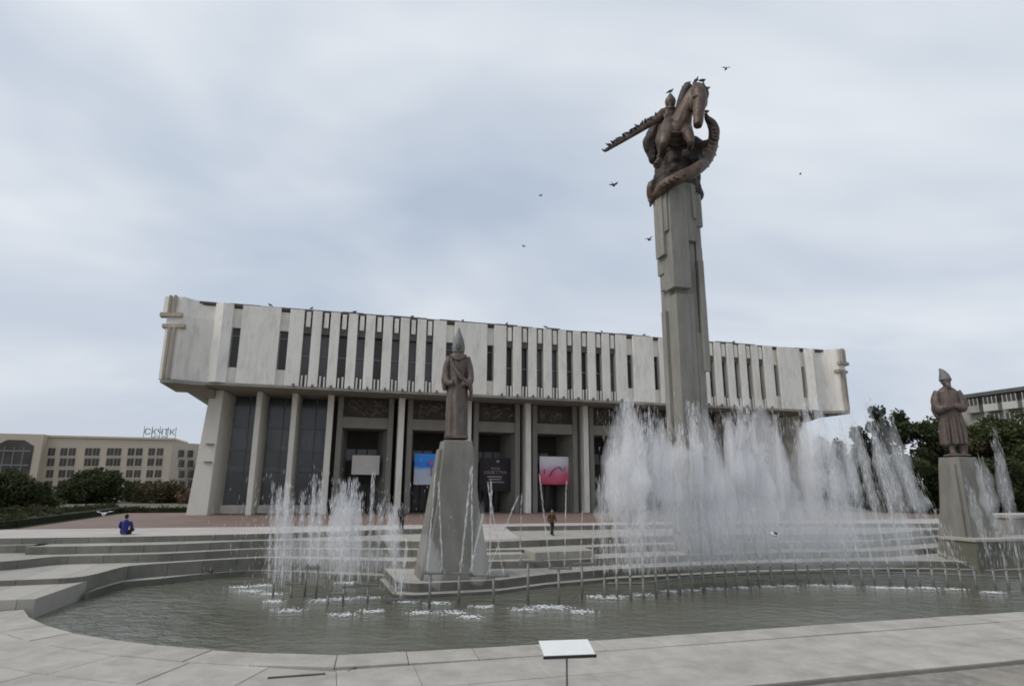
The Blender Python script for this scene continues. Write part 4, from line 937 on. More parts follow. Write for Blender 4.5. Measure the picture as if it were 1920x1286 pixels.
# mist drifting between the tall jets
n_ = 7000
cl = np.array([at(x_,y_,Y_) for x_,y_,Y_ in ((1185,820,32.5),(1200,900,32.6),(1250,870,33.5),(1330,860,34),(1350,930,34),(1430,830,35),(1440,900,35),(1500,920,35.5),(1580,850,36),(1570,940,36),(1400,960,34.5),(1300,960,33.5),(1660,900,36.4),(1230,980,33),(1480,990,35.5),(1620,985,36))])
sg = np.array([(0.9,0.5,2.0),(0.8,0.5,1.6),(1.0,0.6,1.8),(1.0,0.6,1.9),(1.2,0.6,1.5),(1.1,0.6,2.1),(1.3,0.6,1.8),(1.4,0.6,1.5),(0.9,0.5,2.2),(1.3,0.6,1.4),(1.6,0.6,1.2),(1.6,0.6,1.2),(1.3,0.5,1.8),(1.2,0.5,0.9),(1.6,0.6,0.9),(1.6,0.6,0.9)])
pk = rng.choice(len(cl), n_, p=np.array([.11,.07,.07,.08,.07,.12,.08,.06,.07,.05,.05,.05,.05,.02,.03,.02])/1.0)
P = cl[pk] + rng.normal(size=(n_,3))*sg[pk]*0.72
P = P[(P[:,2] > Zw+0.1) & (P[:,2] < 8.2)]
D = np.stack([rng.normal(size=len(P))*0.08, rng.normal(size=len(P))*0.08, -np.ones(len(P))],1)
me = streak_mesh('spray_mist', P, D, rng.uniform(0.15,0.7,len(P)), rng.uniform(0.005,0.010,len(P)))
o = bpy.data.objects.new('spray_mist', me); COL.objects.link(o); tag(o, 'fine white mist drifting between the tall jets', 'mist', kind='stuff')

# lower jets round the central pedestal: base px, base py, top px, top py, amount, spread
LJ = [(503,1085,512,905,150,.05),(515,1092,525,912,330,.10),(528,1098,541,905,420,.10),(545,1090,548,935,260,.08),(562,1090,568,925,260,.08),(580,1066,590,890,330,.10),(596,1066,601,902,330,.09),(618,1085,628,930,360,.14),(640,1098,645,902,520,.15),(655,1095,664,898,520,.14),(672,1090,674,925,360,.12),(690,1090,700,888,240,.06),(705,1090,716,935,220,.10),(742,1110,735,945,420,.16),(750,1120,765,1010,160,.05),
      (800,1080,816,890,110,.02),(830,1080,822,905,60,.03),(862,1082,884,878,130,.03),(880,1080,905,965,90,.03),(886,1078,884,890,70,.03),(918,1080,921,905,110,.03),(945,1082,915,910,60,.02),(912,1078,969,935,60,.02),(975,1060,978,925,50,.02),(1032,1070,1012,895,60,.02),(1058,1068,1062,900,50,.015),(1088,1058,1092,960,40,.015),(1110,1058,1113,985,60,.02)]
for k, (bx,by,tx,ty,am,sp) in enumerate(LJ):
    Y_ = onz(bx, by+38, Zw).y
    b_ = at(bx, by, Y_); t_ = at(tx, ty, Y_)
    jet(tuple(b_), tuple(t_), int(am*1.35), 0.03, sp*1.9, 0.45 if am > 140 else 0.15, 'thin low water jet near the central pedestal, %s from the left' % nth(k+1), 'low jets around the central pedestal', 0.85 if am > 140 else 1.0)
# fine haze over the left jets
n_ = 1200
c0 = np.array(at(610,990,30.5)); P = c0 + rng.normal(size=(n_,3))*np.array([2.1,0.9,1.1]); P = P[P[:,2] > Zw+0.1]
D = np.stack([rng.normal(size=len(P))*0.1, rng.normal(size=len(P))*0.1, -np.ones(len(P))],1)
me = streak_mesh('spray_mist', P, D, rng.uniform(0.1,0.4,len(P)), rng.uniform(0.007,0.015,len(P)))
o = bpy.data.objects.new('spray_mist', me); COL.objects.link(o); tag(o, 'fine mist over the low jets left of the central pedestal', 'mist', kind='stuff')

def plume(lst, dens, label, seed):
    fr = random.Random(seed); m_ = MB()
    pts = [Vector(at(x_,y_,Y_)) for x_,y_,Y_,_ in lst]; rad = [r for *_, r in lst]
    m_.tube(pts, rad, 16, 6, flat=(1,0.8))
    c0 = m_.v[0]; vs = []
    for (x_,y_,z_) in m_.v[:]:
        w = 0.22*math.sin(x_*2.1+seed)+0.2*math.sin(z_*1.1+seed*2)+0.15*math.sin(y_*3.3+x_*1.7)
        vs.append((x_+w*0.5, y_+w*0.2, z_+fr.uniform(-0.15,0.15)))
    m_.v = vs
    o = m_.build('spray_mist', MIST[dens], smooth=True); return tag(o, label, 'mist', kind='stuff')
plume([(1178,744,32.4,0.15),(1172,800,32.4,0.95),(1172,860,32.5,1.5),(1178,930,32.5,1.35),(1192,1040,32.6,0.55)], 0.3, 'white mist plume at the left end of the tall jets', 1)
plume([(1236,775,33,0.2),(1244,860,33,0.9),(1246,950,33,1.0),(1246,1050,33,0.6)], 0.12, 'thin mist in front of the monument column', 2)
plume([(1318,768,34,0.15),(1328,830,34,0.7),(1338,910,34,1.15),(1336,990,34,1.3),(1330,1055,34,0.7)], 0.3, 'white mist plume just right of the monument column', 3)
plume([(1362,800,34.6,0.2),(1378,880,34.6,0.9),(1385,970,34.6,1.2),(1380,1055,34.6,0.6)], 0.2, 'mist between two thick plumes right of the column', 4)
plume([(1425,752,35,0.2),(1430,810,35,1.1),(1436,870,35,1.5),(1434,940,35,1.45),(1430,1040,35,0.7)], 0.3, 'broadest white mist plume in the middle of the tall jets', 5)
plume([(1498,800,35.6,0.2),(1508,880,35.6,1.0),(1510,980,35.6,1.2),(1500,1055,35.6,0.6)], 0.2, 'pale mist before the right end of the hall', 6)
plume([(1592,750,36.2,0.15),(1590,820,36.2,0.8),(1582,900,36.2,1.0),(1574,980,36.2,1.1),(1572,1055,36.2,0.6)], 0.3, 'white mist plume beside the right end of the hall', 7)
plume([(1655,770,36.6,0.12),(1672,860,36.6,0.5),(1690,960,36.6,0.7),(1700,1050,36.6,0.5)], 0.2, 'narrow mist plume before the conifers', 8)
plume([(1165,1010,32.6,0.35),(1230,990,33.0,1.3),(1330,985,34.2,1.75),(1450,980,35.4,1.85),(1570,985,36.4,1.7),(1690,1000,37,1.0),(1750,1020,37.2,0.4)], 0.2, 'low mist veil along the curved row of posts', 9)
plume([(1170,1045,33.0,0.3),(1250,1040,33.4,0.9),(1330,1035,34.0,1.3),(1450,1030,35.2,1.4),(1600,1035,36.4,1.3),(1720,1045,37.2,0.5)], 0.2, 'lowest mist veil just above the nozzle posts', 15)
plume([(1868,850,37,0.12),(1885,930,37,0.4),(1905,1020,37,0.5)], 0.12, 'thin mist at the right edge beside the statue', 10)
plume([(640,915,30.6,0.12),(646,965,30.6,0.6),(645,1020,30.6,0.9),(640,1080,30.6,0.6)], 0.3, 'white mist plume left of the central pedestal', 11)
plume([(523,930,31.2,0.12),(530,990,31.2,0.5),(532,1050,31.2,0.6),(530,1100,31.2,0.4)], 0.2, 'mist plume at the left end of the low jets', 12)
plume([(588,930,31.4,0.12),(594,1000,31.4,0.6),(596,1060,31.4,0.6),(596,1095,31.4,0.4)], 0.2, 'mist plume in the middle of the low jets', 13)
plume([(738,960,30.6,0.1),(742,1030,30.6,0.35),(744,1090,30.6,0.3)], 0.2, 'small mist plume close to the central pedestal', 14)

plume([(790,1000,30.2,0.2),(800,1040,30.2,0.6),(815,1085,30.0,0.6),(815,1100,29.8,0.3)], 0.3, 'light spray against the left side of the central pedestal', 16)
plume([(905,940,30.4,0.1),(900,1000,30.2,0.4),(890,1070,30.0,0.5),(885,1095,29.8,0.3)], 0.3, 'light spray against the right side of the central pedestal', 17)
plume([(500,1040,30.8,0.3),(560,1035,30.8,0.8),(640,1040,30.8,0.9),(710,1050,30.8,0.7),(750,1065,30.6,0.3)], 0.2, 'low mist veil under the jets left of the pedestal', 18)
# foam where the water falls back
FO_ = [(450,1100),(472,1108),(492,1097),(512,1113),(515,1127),(538,1144),(600,1125),(640,1122),(644,1152),(650,1092),(690,1073),(690,1120),(700,1145),(760,1128),(790,1148),(820,1130),(850,1147),(880,1156),(905,1137),(985,1142),(1020,1137),(1045,1138),(1120,1118),(1090,1146),(1160,1118),(1150,1120),(1210,1115),(1260,1108),(1300,1106),(1340,1103),(1390,1101),(1440,1099),(1480,1098),(1530,1097),(1580,1098),(1650,1101),(1690,1102),(1740,1102),(1790,1104),(1860,1110)]
mb = MB(); fr = random.Random(4)
for x_, y_ in FO_:
    c0 = onz(x_, y_, Zw); big = fr.uniform(0.5,1.0)
    for q in range(int(230*big)):
        gx, gy = fr.gauss(0,0.55*big), fr.gauss(0,0.34*big)
        L1 = (0.010+0.070*fr.random()**2)*(1.15-min(1,math.hypot(gx,gy))); k_ = 6
        if L1 < 0.02: continue
        cx_, cy_ = c0.x+gx, c0.y+gy; vs = [(cx_,cy_,Zw+fr.uniform(0.012,0.035))]
        for t in range(k_):
            an = 2*math.pi*t/k_; rr = fr.uniform(0.6,1.0); vs.append((cx_+L1*1.4*rr*math.cos(an), cy_+L1*rr*math.sin(an), Zw+0.004))
        mb.add(vs, [(0,1+t,1+(t+1)%k_) for t in range(k_)])
tag(mb.build('foam', foam_m, smooth=True), 'white foam patches on the water under the jets', 'foam', kind='stuff')

# ------------------------------------------------------------------ hotel far left
HB = -95.0
def hp(px, py):                          # point on the hotel's front plane
    d = ray(px,py); P0 = MID - NY*HB; t = (P0-CAM).dot(NY)/d.dot(NY); q = CAM + d*t - MID
    return q.dot(UX), q.z + CAM_H*0
o_a, _ = hp(75, 900); 
ht = thing('hotel', 'beige six-storey hotel with paired windows behind the trees at left', 'building', MID - NY*HB + UX*o_a, TH)
def hx(px, py): a_, z_ = hp(px, py); return a_-o_a, z_
xr, zr = hx(325, 827); xl, zl = hx(92, 818); ztop = (zr+zl)/2
MB().box(xl-0.5, xr, 0, 14, -1, ztop).build('wall', hotel_m, ht)
MB().box(xl-0.6, xr+0.3, -0.35, 14.2, ztop, ztop+0.5).build('cornice', hotel_m, ht, bevel=0.05)
xe, ze = hx(366, 836)
MB().prism([(xr+0.02,0.0),(xe,3.6),(xe,14),(xr+0.02,14)], -1, ztop-0.5).build('side_wing', hotel_m, ht)
def win(x, z, w, h, parent, y=0.0):
    o = MB().box(x-w/2, x+w/2, y-0.02, y+0.04, z-h/2, z+h/2).build('window', hotel_w, parent)
    MB().box(x-w/2-0.12, x+w/2+0.12, y-0.14, y-0.021, z-h/2-0.22, z-h/2).build('sill', hotel_m, o)
    MB().box(x-0.05, x+0.05, y-0.06, y-0.021, z-h/2, z+h/2).build('frame', mull, o)
cols = [97,120,135.5,166,180.6,207,221,246,261,284.5,300]
for ry in (847, 866.5, 888, 908.5, 928, 947):
    for cx in cols:
        x_, z_ = hx(cx-(ry-847)*0.09, ry); win(x_, z_, 1.35, 1.7, ht, -0.03)
for ry in (850, 869, 889, 909, 928):
    for cx in (336, 351):
        x_, z_ = hx(cx, ry); t = (x_-xr)/(xe-xr); win(x_, z_, 1.7, 1.7, ht, 3.6*t-0.28)
xb0, zb = hx(-25, 813); xb1, _ = hx(92, 815)
blk = MB().box(xb0, xb1, -2.5, 10, -1, zb).build('entrance_block', hotel_m, ht)
a0, za = hx(3, 836); a1, _ = hx(74, 836); _, zc = hx(40, 826); am = (a0+a1)/2
mb = MB(); poly = [(a0,0),(a1,0),(a1,za),(am+ (a1-a0)*0.22,zc),(am-(a1-a0)*0.22,zc),(a0,za)]
mb.add([(x_,-2.56,z_) for x_,z_ in poly], [tuple(range(6))]); mb.build('arched_window', hotel_w, blk)
for k in range(5): MB().box(a0+0.4, a1-0.4, -2.66, -2.58, za-1.2-3.0*k, za-0.95-3.0*k).build('transom', mull, blk)
for k in range(1,4): MB().box(a0+(a1-a0)*k/4-0.08, a0+(a1-a0)*k/4+0.08, -2.66, -2.58, 0.5, za-0.2).build('mullion', mull, blk)
sgx0, sgz = hx(262, 823); sgx1, _ = hx(316, 823)
sg_ = thing('roof_sign', 'grey two-line lettered sign standing on the hotel roof', 'sign', MID - NY*(HB-4) + UX*(o_a+(sgx0+sgx1)/2) + Vector((0,0,ztop+0.1)), TH)
for q in range(5): MB().box(-3.4+1.7*q-0.06,-3.4+1.7*q+0.06,0.1,0.2,0,3.3).build('support', steel, sg_)
text('СКЧТК', 1.95, (0,0,1.35), sg_, letter_m, 'letters', 0.12); text('HOUSE', 1.1, (0,0,0.35), sg_, letter_m, 'letters', 0.1)
# small dark block beside it
o = thing('annex_building', 'narrow dark building sliver between the hotel and the concert hall', 'building', MID - NY*HB + UX*(o_a+xe+0.8), TH)
MB().box(0,3.0,1.0,9,-1,7.2).build('wall', apt_d, o); MB().box(-0.2,3.2,0.8,9.2,7.2,7.6).build('roof', mull, o)
for z in (1.5,4.5): MB().box(0.6,2.0,0.94,0.99,z,z+1.5).build('window', hotel_w, o)

# ------------------------------------------------------------------ apartment block right
AP = 80.0
ap = thing('apartment_block', 'grey apartment block with white balcony rows behind the trees at right', 'building', MID + UX*AP - NY*5, TH)
def apz(px, py):
    d = ray(px,py); P0 = MID + UX*AP; t = (P0-CAM).dot(UX)/d.dot(UX); q = CAM + d*t - MID
    return q.dot(NY)+5, q.z
y0_, ztp = apz(1920, 726); yv, _ = apz(1800, 745)
MB().box(0.0, 14, y0_-25, yv+4, -1, ztp-0.6).build('wall', apt_m, ap)
MB().box(-1.2, 14.5, y0_-25.4, yv+4.4, ztp-0.6, ztp).build('roof', apt_d, ap)
nb = 10; Ltot = (yv+2)-(y0_-18)
for fl in range(6):
    zz_ = ztp-3.2-2.9*fl
    for k in range(nb):
        ya = y0_-18+Ltot*k/nb+0.35; yb = y0_-18+Ltot*(k+1)/nb-0.35
        if (k+fl) % 5 == 4: continue
        bal = MB().box(-1.1, 0.0, ya, yb, zz_, zz_+1.15).build('balcony', apt_w if (k*3+fl) % 4 else apt_m, ap, bevel=0.02)
        MB().box(-0.9, -0.82, ya+0.1, yb-0.1, zz_+1.15, zz_+2.35).build('glazing', hotel_w, bal)
        for q in range(4): MB().box(-1.0,-0.8, ya+0.1+(yb-ya-0.3)*q/3, ya+0.2+(yb-ya-0.3)*q/3, zz_+1.15, zz_+2.36).build('frame', apt_w, bal)

# ------------------------------------------------------------------ trees and shrubs
def leaf_cloud(name, clumps, per, size, material, parent, droop=0.0):
    Vs = []; 
    for (c, r, sz) in clumps:
        k = int(per*r*r)
        d = rng.normal(size=(k,3)); d /= np.linalg.norm(d,axis=1)[:,None]
        rad = r*(0.45+0.6*rng.random(k)**0.6)
        p = np.array(c) + d*rad[:,None]*np.array([1,1,sz])
        Vs.append(p)
    P = np.vstack(Vs); k = len(P)
    A = rng.normal(size=(k,3)); A /= np.linalg.norm(A,axis=1)[:,None]
    Bq = np.cross(A, rng.normal(size=(k,3))); Bq /= np.linalg.norm(Bq,axis=1)[:,None]
    s1 = size*rng.uniform(0.6,1.5,k)[:,None]; s2 = s1*0.55
    V = np.stack([P-A*s1, P+Bq*s2, P+A*s1, P-Bq*s2], 1).reshape(-1,3)
    me = bpy.data.meshes.new(name)
    me.vertices.add(len(V)); me.vertices.foreach_set('co', V.ravel())
    me.loops.add(4*k); me.loops.foreach_set('vertex_index', np.arange(4*k))
    me.polygons.add(k); me.polygons.foreach_set('loop_start', np.arange(k)*4)
    me.update(); me.validate(); me.materials.append(material)
    o = bpy.data.objects.new(name, me); COL.objects.link(o); o.parent = parent; return o
def tree(name, label, base, hgt, rad, material, cat='tree', conifer=False, trunk=0.25, n_cl=26, per=150, size=0.22, group=None, low=0.25):
    t = thing(name, label, cat, base, 0.0, group)
    tr = MB(); tr.tube([(0,0,-0.3),(0.1,0.05,hgt*0.35),(0.0,0.1,hgt*0.7),(0,0,hgt*0.93)],[trunk,trunk*0.8,trunk*0.5,0.05],8,3)
    cl = []
    for k in range(n_cl):
        z = low + (1-low)*rng.random()
        if conifer: rr = rad*(1.05-z)*0.95
        else: rr = rad*math.sqrt(max(0.05, 1-((z-0.58)/0.5)**2))*0.85
        an = rng.random()*2*math.pi; q = rr*math.sqrt(rng.random())
        c = (q*math.cos(an), q*math.sin(an), z*hgt*0.95)
        cl.append((c, rad*rng.uniform(0.22,0.42)*(0.8 if conifer else 1), rng.uniform(0.7,1.1)))
        if k < 9: tr.tube([(0,0,max(0.15,z-0.25)*hgt),(c[0]*0.5,c[1]*0.5,(z-0.08)*hgt),c],[trunk*0.4,trunk*0.25,0.02],5,2)
    tr.build('trunk', bark, t, smooth=True)
    leaf_cloud('crown', cl, per, size, material, t)
    return t
def gp(px, Y, z=0.0):                        # ground point seen at a given column and distance
    d = ray(px, 960); p = CAM + d*(Y/d.y); return Vector((p.x, p.y, z))
G1 = 'trees in front of the hotel'
tree('leafy_tree', 'rounded dark green tree before the middle of the hotel facade', gp(178,96), 4.6, 4.2, leaf_d, n_cl=40, per=150, size=0.2, group=G1, low=0.12)
tree('leafy_tree', 'low dark green tree just left of the rounded one', gp(128,92), 2.6, 3.2, leaf_d, n_cl=26, per=110, size=0.2, group=G1, low=0.1)
tree('leafy_tree', 'small olive tree right of the rounded tree before the hotel', gp(248,104), 2.6, 3.0, leaf_m, n_cl=26, per=120, size=0.2, group=G1, low=0.1)
tree('leafy_tree', 'brownish low tree near the right end of the hotel', gp(300,98), 2.1, 3.8, leaf_b, n_cl=28, per=110, size=0.2, group=G1, low=0.1)
tree('leafy_tree', 'pinkish autumn shrub at the hotel corner beside the hall', gp(347,95), 1.7, 1.8, leaf_p, n_cl=16, per=150, size=0.16, group=G1, low=0.1)
tree('leafy_tree', 'very dark dense tree at the far left edge', gp(-12,70), 3.3, 4.2, leaf_d, n_cl=40, per=180, size=0.18, group=G1, low=0.05)
tree('leafy_tree', 'dark bushy tree beside the one at the left edge', gp(38,74), 2.6, 2.8, leaf_d, n_cl=30, per=180, size=0.18, group=G1, low=0.05)
tree('leafy_tree', 'olive shrub between the left dark trees and the hotel', gp(88,80), 1.3, 2.4, leaf_m, n_cl=22, per=150, size=0.16, group=G1, low=0.05)
# clipped hedge behind the forecourt
hd = thing('hedge', 'long dark clipped hedge along the left edge of the forecourt', 'hedge', W(-44.5,4,0), TH)
cl = [((rng.uniform(-0.9,0.6)-0.3*k/10, -14+k*0.62, rng.uniform(0.2,0.55)), rng.uniform(0.4,0.6), 0.9) for k in range(50)]
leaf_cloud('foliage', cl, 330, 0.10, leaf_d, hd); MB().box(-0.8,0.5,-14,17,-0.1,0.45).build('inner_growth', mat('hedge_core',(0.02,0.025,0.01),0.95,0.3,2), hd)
hd = thing('hedge', 'dark hedge behind the forecourt at the left of the hall', 'hedge', W(-57,-7.5,0), TH)
cl = [((-8+k*0.6, rng.uniform(-0.7,0.7), rng.uniform(0.1,0.4)), rng.uniform(0.4,0.6), 0.9) for k in range(48)]
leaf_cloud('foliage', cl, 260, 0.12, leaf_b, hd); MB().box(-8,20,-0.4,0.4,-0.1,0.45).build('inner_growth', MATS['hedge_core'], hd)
G2 = 'trees at the right of the hall'
RT = [(1552,88,10.2,3.2,leaf_c,True,'slender conifer nearest the right end of the hall'),(1585,80,8.8,2.8,leaf_c,True,'shorter conifer second from the hall end'),(1625,84,10.9,3.4,leaf_d,True,'dark conifer behind the right-hand spray'),(1668,82,13.6,3.6,leaf_c,True,'tallest conifer behind the right-hand spray'),(1708,86,13.4,3.4,leaf_d,True,'tall conifer left of the right-hand statue'),(1745,80,11.2,3.8,leaf_d,False,'bushy dark tree directly left of the right-hand statue'),(1785,84,9.8,4.4,leaf_o,False,'olive tree directly behind the right-hand statue'),(1845,80,10.6,4.8,leaf_o,False,'broad olive tree right of the right-hand statue'),(1900,78,11.2,4.8,leaf_m,False,'green tree at the far right edge below the apartments'),(1950,82,12.0,5.0,leaf_m,False,'tree cut by the right edge of the view'),(1700,76,6.0,3.6,leaf_d,False,'low dark tree before the tall conifers at right'),(1640,78,5.4,3.2,leaf_d,False,'low dark shrub tree before the second conifers'),(1870,74,6.0,3.8,leaf_d,False,'low dark tree behind the pale wall at right')]
for px,Y_,hh,rr,mt,cf,lb in RT:
    tree('conifer_tree' if cf else 'leafy_tree', lb, gp(px,Y_), hh, rr, mt, conifer=cf, n_cl=46 if cf else 36, per=130, size=0.22, group=G2, low=0.06)

# ------------------------------------------------------------------ information sign in the foreground
sp = onz(1064, 1330, -1.66)
pc = at(1062, 1214, sp.y)
hgt = pc.z + 1.66
sgn = thing('information_sign', 'white tilted information plate on a thin post in the foreground', 'sign', (sp.x, sp.y, -1.66), math.radians(9))
MB().tube([(0,0.02,0),(0,0,hgt-0.05)], 0.022, 8, 1).build('post', steel, sgn, smooth=True)
pl = MB().box(-0.56,0.56,-0.30,0.30,-0.018,0.018).build('plate', sign_w, sgn, bevel=0.01); pl.location = (0,0,hgt+0.0); pl.rotation_euler = (math.radians(16),0,0)
MB().box(-0.58,0.58,-0.325,-0.302,-0.05,0.012).build('front_rail', sign_d, pl)
MB().box(-0.5,0.5,-0.03,0.03,-0.06,-0.02).build('bracket', sign_d, pl)
MB().tube([(0,0,0),(0,0,0.012)], 0.12, 12, 1).build('foot', steel, sgn)

# ------------------------------------------------------------------ people
def person(label, loc, rz, pose, top_m, leg_m, H_=1.7):
    k = H_/1.75
    p = thing('person', label, 'person', loc, rz)
    def V(x_,y_,z_): return (x_*k,y_*k,z_*k)
    if pose == 'walk':
        hipz = 0.90; L1 = [V(-0.09,0,0.9),V(-0.10,-0.16,0.5),V(-0.10,-0.22,0.09)]; L2 = [V(0.09,0,0.9),V(0.10,0.05,0.5),V(0.10,0.27,0.12)]
        A1 = [V(-0.19,0,1.42),V(-0.26,0.08,1.14),V(-0.25,0.02,0.9)]; A2 = [V(0.19,0,1.42),V(0.26,-0.05,1.14),V(0.25,-0.2,0.95)]
        dz = 0; feet = [(V(-0.10,-0.22,0.05),V(-0.10,-0.40,0.03)),(V(0.10,0.27,0.08),V(0.10,0.12,0.03))]
    elif pose == 'stand':
        L1 = [V(-0.09,0,0.9),V(-0.10,-0.02,0.5),V(-0.10,0,0.09)]; L2 = [V(0.09,0,0.9),V(0.10,-0.02,0.5),V(0.10,0,0.09)]
        A1 = [V(-0.19,0,1.42),V(-0.26,0.03,1.14),V(-0.24,-0.06,0.88)]; A2 = [V(0.19,0,1.42),V(0.26,0.03,1.14),V(0.24,-0.06,0.88)]
        dz = 0; feet = [(V(-0.10,0.03,0.05),V(-0.11,-0.16,0.03)),(V(0.10,0.03,0.05),V(0.11,-0.16,0.03))]
    else:
        dz = -0.78
        L1 = [V(-0.10,0,0.12),V(-0.24,-0.42,0.22),V(0.02,-0.50,0.08)]; L2 = [V(0.10,0,0.12),V(0.24,-0.42,0.22),V(-0.02,-0.36,0.08)]
        A1 = [V(-0.19,0,0.64),V(-0.27,-0.10,0.38),V(-0.16,-0.34,0.30)]; A2 = [V(0.19,0,0.64),V(0.27,-0.10,0.38),V(0.16,-0.34,0.30)]
        feet = [(V(0.02,-0.50,0.06),V(0.2,-0.52,0.05)),(V(-0.02,-0.36,0.06),V(-0.2,-0.42,0.05))]
    b = MB()
    b.tube([V(0,0,0.88+dz),V(0,0,1.05+dz),V(0,0,1.25+dz),V(0,0,1.42+dz),V(0,0,1.5+dz)],[0.15*k,0.14*k,0.16*k,0.15*k,0.06*k],12,3,flat=(1.05,0.72))
    b.tube([V(0,0,1.46+dz),V(0,-0.01,1.58+dz)],0.055*k,10,1); b.ball(V(0,-0.02,1.645+dz),0.105*k,0.82,0.95,1.12); b.ball(V(0,-0.125,1.635+dz),0.018*k,0.8,1,1.3)
    for q in (-1,1): b.ball(V(0.085*q,0,1.64+dz),0.022*k,0.5,1,1.4)
    for L in (L1,L2): b.tube(L,[0.085*k,0.06*k,0.042*k],10,3)
    for A in (A1,A2):
        b.tube(A,[0.055*k,0.045*k,0.03*k],8,3); e_ = Vector(A[2]); b.ball(e_+Vector((0,-0.01,-0.045))*k,0.04*k,0.7,0.9,1.3)
        for q in range(4): b.tube([e_+Vector((-0.02+0.013*q,-0.02,-0.07))*k, e_+Vector((-0.02+0.013*q,-0.035,-0.12-0.01*(q in (1,2))))*k],0.008*k,6,1)
        b.tube([e_+Vector((0.0,-0.045,-0.04))*k, e_+Vector((0.0,-0.065,-0.08))*k],0.009*k,6,1)
    o = b.build('body', skin, p); remesh(o, 0.016*k, 1)
    j = MB(); j.tube([V(0,0,0.84+dz),V(0,0,1.05+dz),V(0,0,1.25+dz),V(0,0,1.42+dz),V(0,0,1.52+dz)],[0.185*k,0.175*k,0.195*k,0.18*k,0.075*k],14,3,flat=(1.08,0.78))
    for A in (A1,A2): j.tube(A,[0.085*k,0.07*k,0.055*k],10,3)
    o = j.build('jacket', top_m, p); remesh(o, 0.02*k, 2)
    j = MB(); j.tube([V(0,0,0.98+dz),V(0,0,0.84+dz)],[0.165*k,0.17*k],12,1,flat=(1.05,0.8))
    for L in (L1,L2): j.tube(L,[0.112*k,0.085*k,0.065*k],10,3)
    o = j.build('trousers', leg_m, p); remesh(o, 0.02*k, 2)
    j = MB()
    for f0,f1 in feet: j.tube([f0,f1],[0.05*k,0.042*k],8,1)
    j.build('shoes', black, p, smooth=True)
    j = MB(); j.ball(V(0,0.012,1.675+dz),0.112*k,0.86,0.95,1.02); j.build('hair', hairm, p, smooth=True)
    return p
pp = W(-8.93,24.84,-0.33)
person('person in a brown jacket and dark trousers walking on the upper terrace', pp, TH+0.3, 'walk', brown_j, black, 1.68)
pp = W(-35.1,23.6,0.0)
person('person in a blue jacket sitting on the plaza edge at left', pp, TH+math.pi, 'sit', navy, black, 2.05)
pp = onz(752, 992, 0.0)
person('person in dark grey standing on the plaza behind the low jets', pp, TH+2.6, 'stand', grey_j, black, 1.72)

# ------------------------------------------------------------------ pigeons
def bird_mesh(fly, material, key):
    b = MB()
    b.tube([(0,-0.15,0.13),(0,-0.05,0.10),(0,0.07,0.09),(0,0.16,0.08)],[0.05,0.085,0.07,0.03],8,3)
    b.ball((0,-0.17,0.18),0.045); b.tube([(0,-0.21,0.18),(0,-0.245,0.17)],[0.014,0.004],6,1)
    b.tube([(0,0.14,0.085),(0,0.30,0.06)],[0.03,0.05],6,1,flat=(1,0.25))
    if fly:
        for q in (-1,1):
            b.add([(0.04*q,-0.10,0.12),(0.04*q,0.07,0.12),(0.22*q,0.05,0.22),(0.20*q,-0.14,0.23),(0.40*q,0.12,0.20),(0.24*q,-0.12,0.235)], [(0,1,2,3),(3,2,4,5),(0,3,2,1),(3,5,4,2)])
    else:
        for q in (-1,1): b.tube([(0.07*q,-0.08,0.12),(0.075*q,0.05,0.10),(0.04*q,0.22,0.07)],[0.04,0.05,0.01],6,2,flat=(0.5,1)); b.tube([(0.025*q,0,0.05),(0.025*q,0,-0.0)],0.008,5,1)
    return mesh_of(b, key, material, True)
bm_sit = bird_mesh(False, pig_m, 'pigeon'); bm_sitd = bird_mesh(False, pig_d, 'pigeon'); bm_fly = bird_mesh(True, pig_d, 'pigeon'); bm_flyw = bird_mesh(True, pig_w, 'pigeon')
def bird(me, loc, rz, label, group, s=1.0, tilt=0.0):
    o = inst(me, 'pigeon', None, loc, (tilt, 0, rz), (s,s,s)); return tag(o, label, 'pigeon', group)
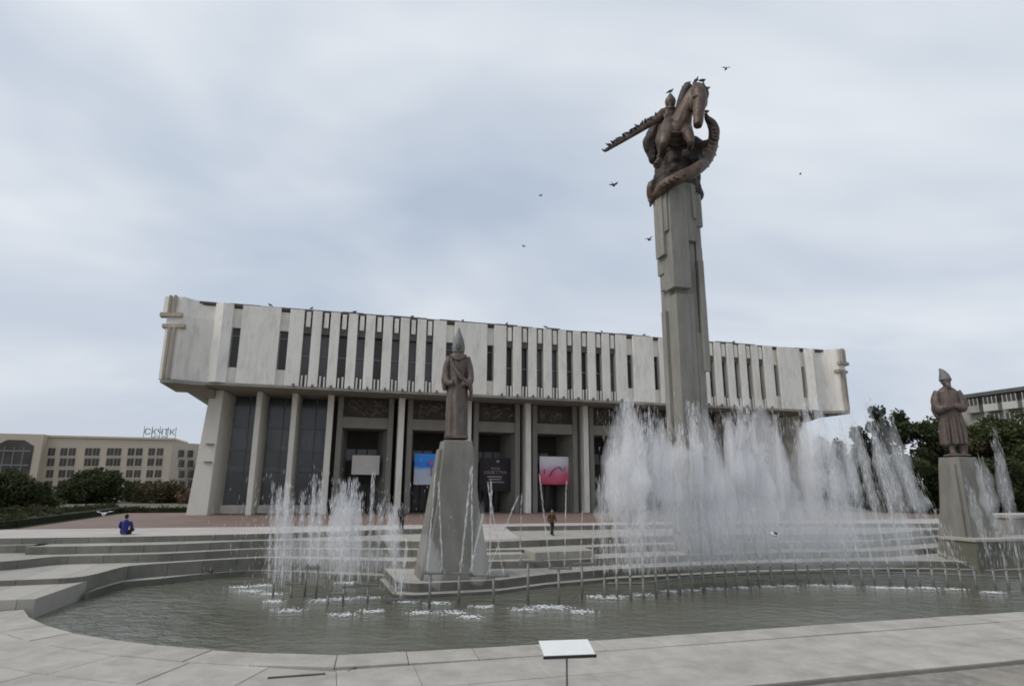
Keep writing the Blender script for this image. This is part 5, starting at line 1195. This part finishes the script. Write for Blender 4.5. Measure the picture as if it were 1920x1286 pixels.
for k in range(14):
    t = 0.06+0.86*k/13; p = P_ + d_*t; r0 = np.interp(t,[0,0.45,0.9,1],[0.30,0.24,0.17,0.12])
    bird(bm_sit if k % 3 else bm_sitd, (p.x,p.y,p.z+r0*0.95), rng.uniform(0,6.28), 'pigeon perched on the outstretched sword, %s from the hilt' % nth(k+1), 'pigeons on the sword', 1.25+rng.uniform(-.1,.15))
for k, (x_,y_,d__) in enumerate(((1305,154,-1.1),(1317,154,-1.3),(1325,169,-1.5),(1288,160,-0.5))):
    p = S(x_,y_,d__); bird(bm_sit, (p.x,p.y,p.z), rng.uniform(0,6.28), 'pigeon perched on the bronze horse head, %s in the row' % nth(k+1), 'pigeons on the horse head', 1.3)
p = S(1257,174,0.4); bird(bm_sit, tuple(p), 1.0, 'pigeon perched on top of the rider helmet', 'pigeons on the statue', 1.2)
p = S(1325,212,-0.6); bird(bm_sit, tuple(p), 2.0, 'pigeon perched on the upper tip of the dragon', 'pigeons on the statue', 1.2)
for (x_,y_,Y_,lb,s_) in ((1361,132,30,'flying pigeon at the upper right of the rider statue',0.85),(1150,349,30,'flying pigeon left of the dragon tail',0.9),(1013,368,40,'small pale flying pigeon far left of the column',0.6),(983,463,40,'tiny dark flying pigeon above the hall roof',0.6),(1218,452,40,'dark pigeon flying beside the left edge of the column',1.3),(1500,328,45,'tiny flying pigeon in the open sky at right',0.6)):
    p = at(x_,y_,Y_); bird(bm_fly, tuple(p), rng.uniform(0,6.28), lb, 'pigeons in flight', s_*0.8, 0.35)
p = at(195,967,30); bird(bm_flyw, (p.x,p.y,p.z), 0.3, 'white pigeon flying low over the plaza at left', 'white pigeons in flight', 0.95, 0.3)
p = at(1450,1005,29); bird(bm_flyw, tuple(p), 1.2, 'white pigeon flying in front of the tall jets', 'white pigeons in flight', 0.95, 0.5)
p = onz(395,1074,-1.79); bird(bm_sitd, tuple(p), 0.5, 'dark pigeon standing on the pool ledge at left', None, 1.0)
for k, s in enumerate((5.2, 9.1, 13.3, 19.2, 24.6, 29.5, 34.0, 40.8, 46.2, 58.3)):
    p = MID + UX*sx(s) + NY*(FO+0.17) + Vector((0,0,ZT+0.17)); bird(bm_sitd, tuple(p), rng.uniform(0,6.28), 'dark pigeon on the hall roof edge, %s from the left' % nth(k+1), 'pigeons on the hall roof', 1.1)
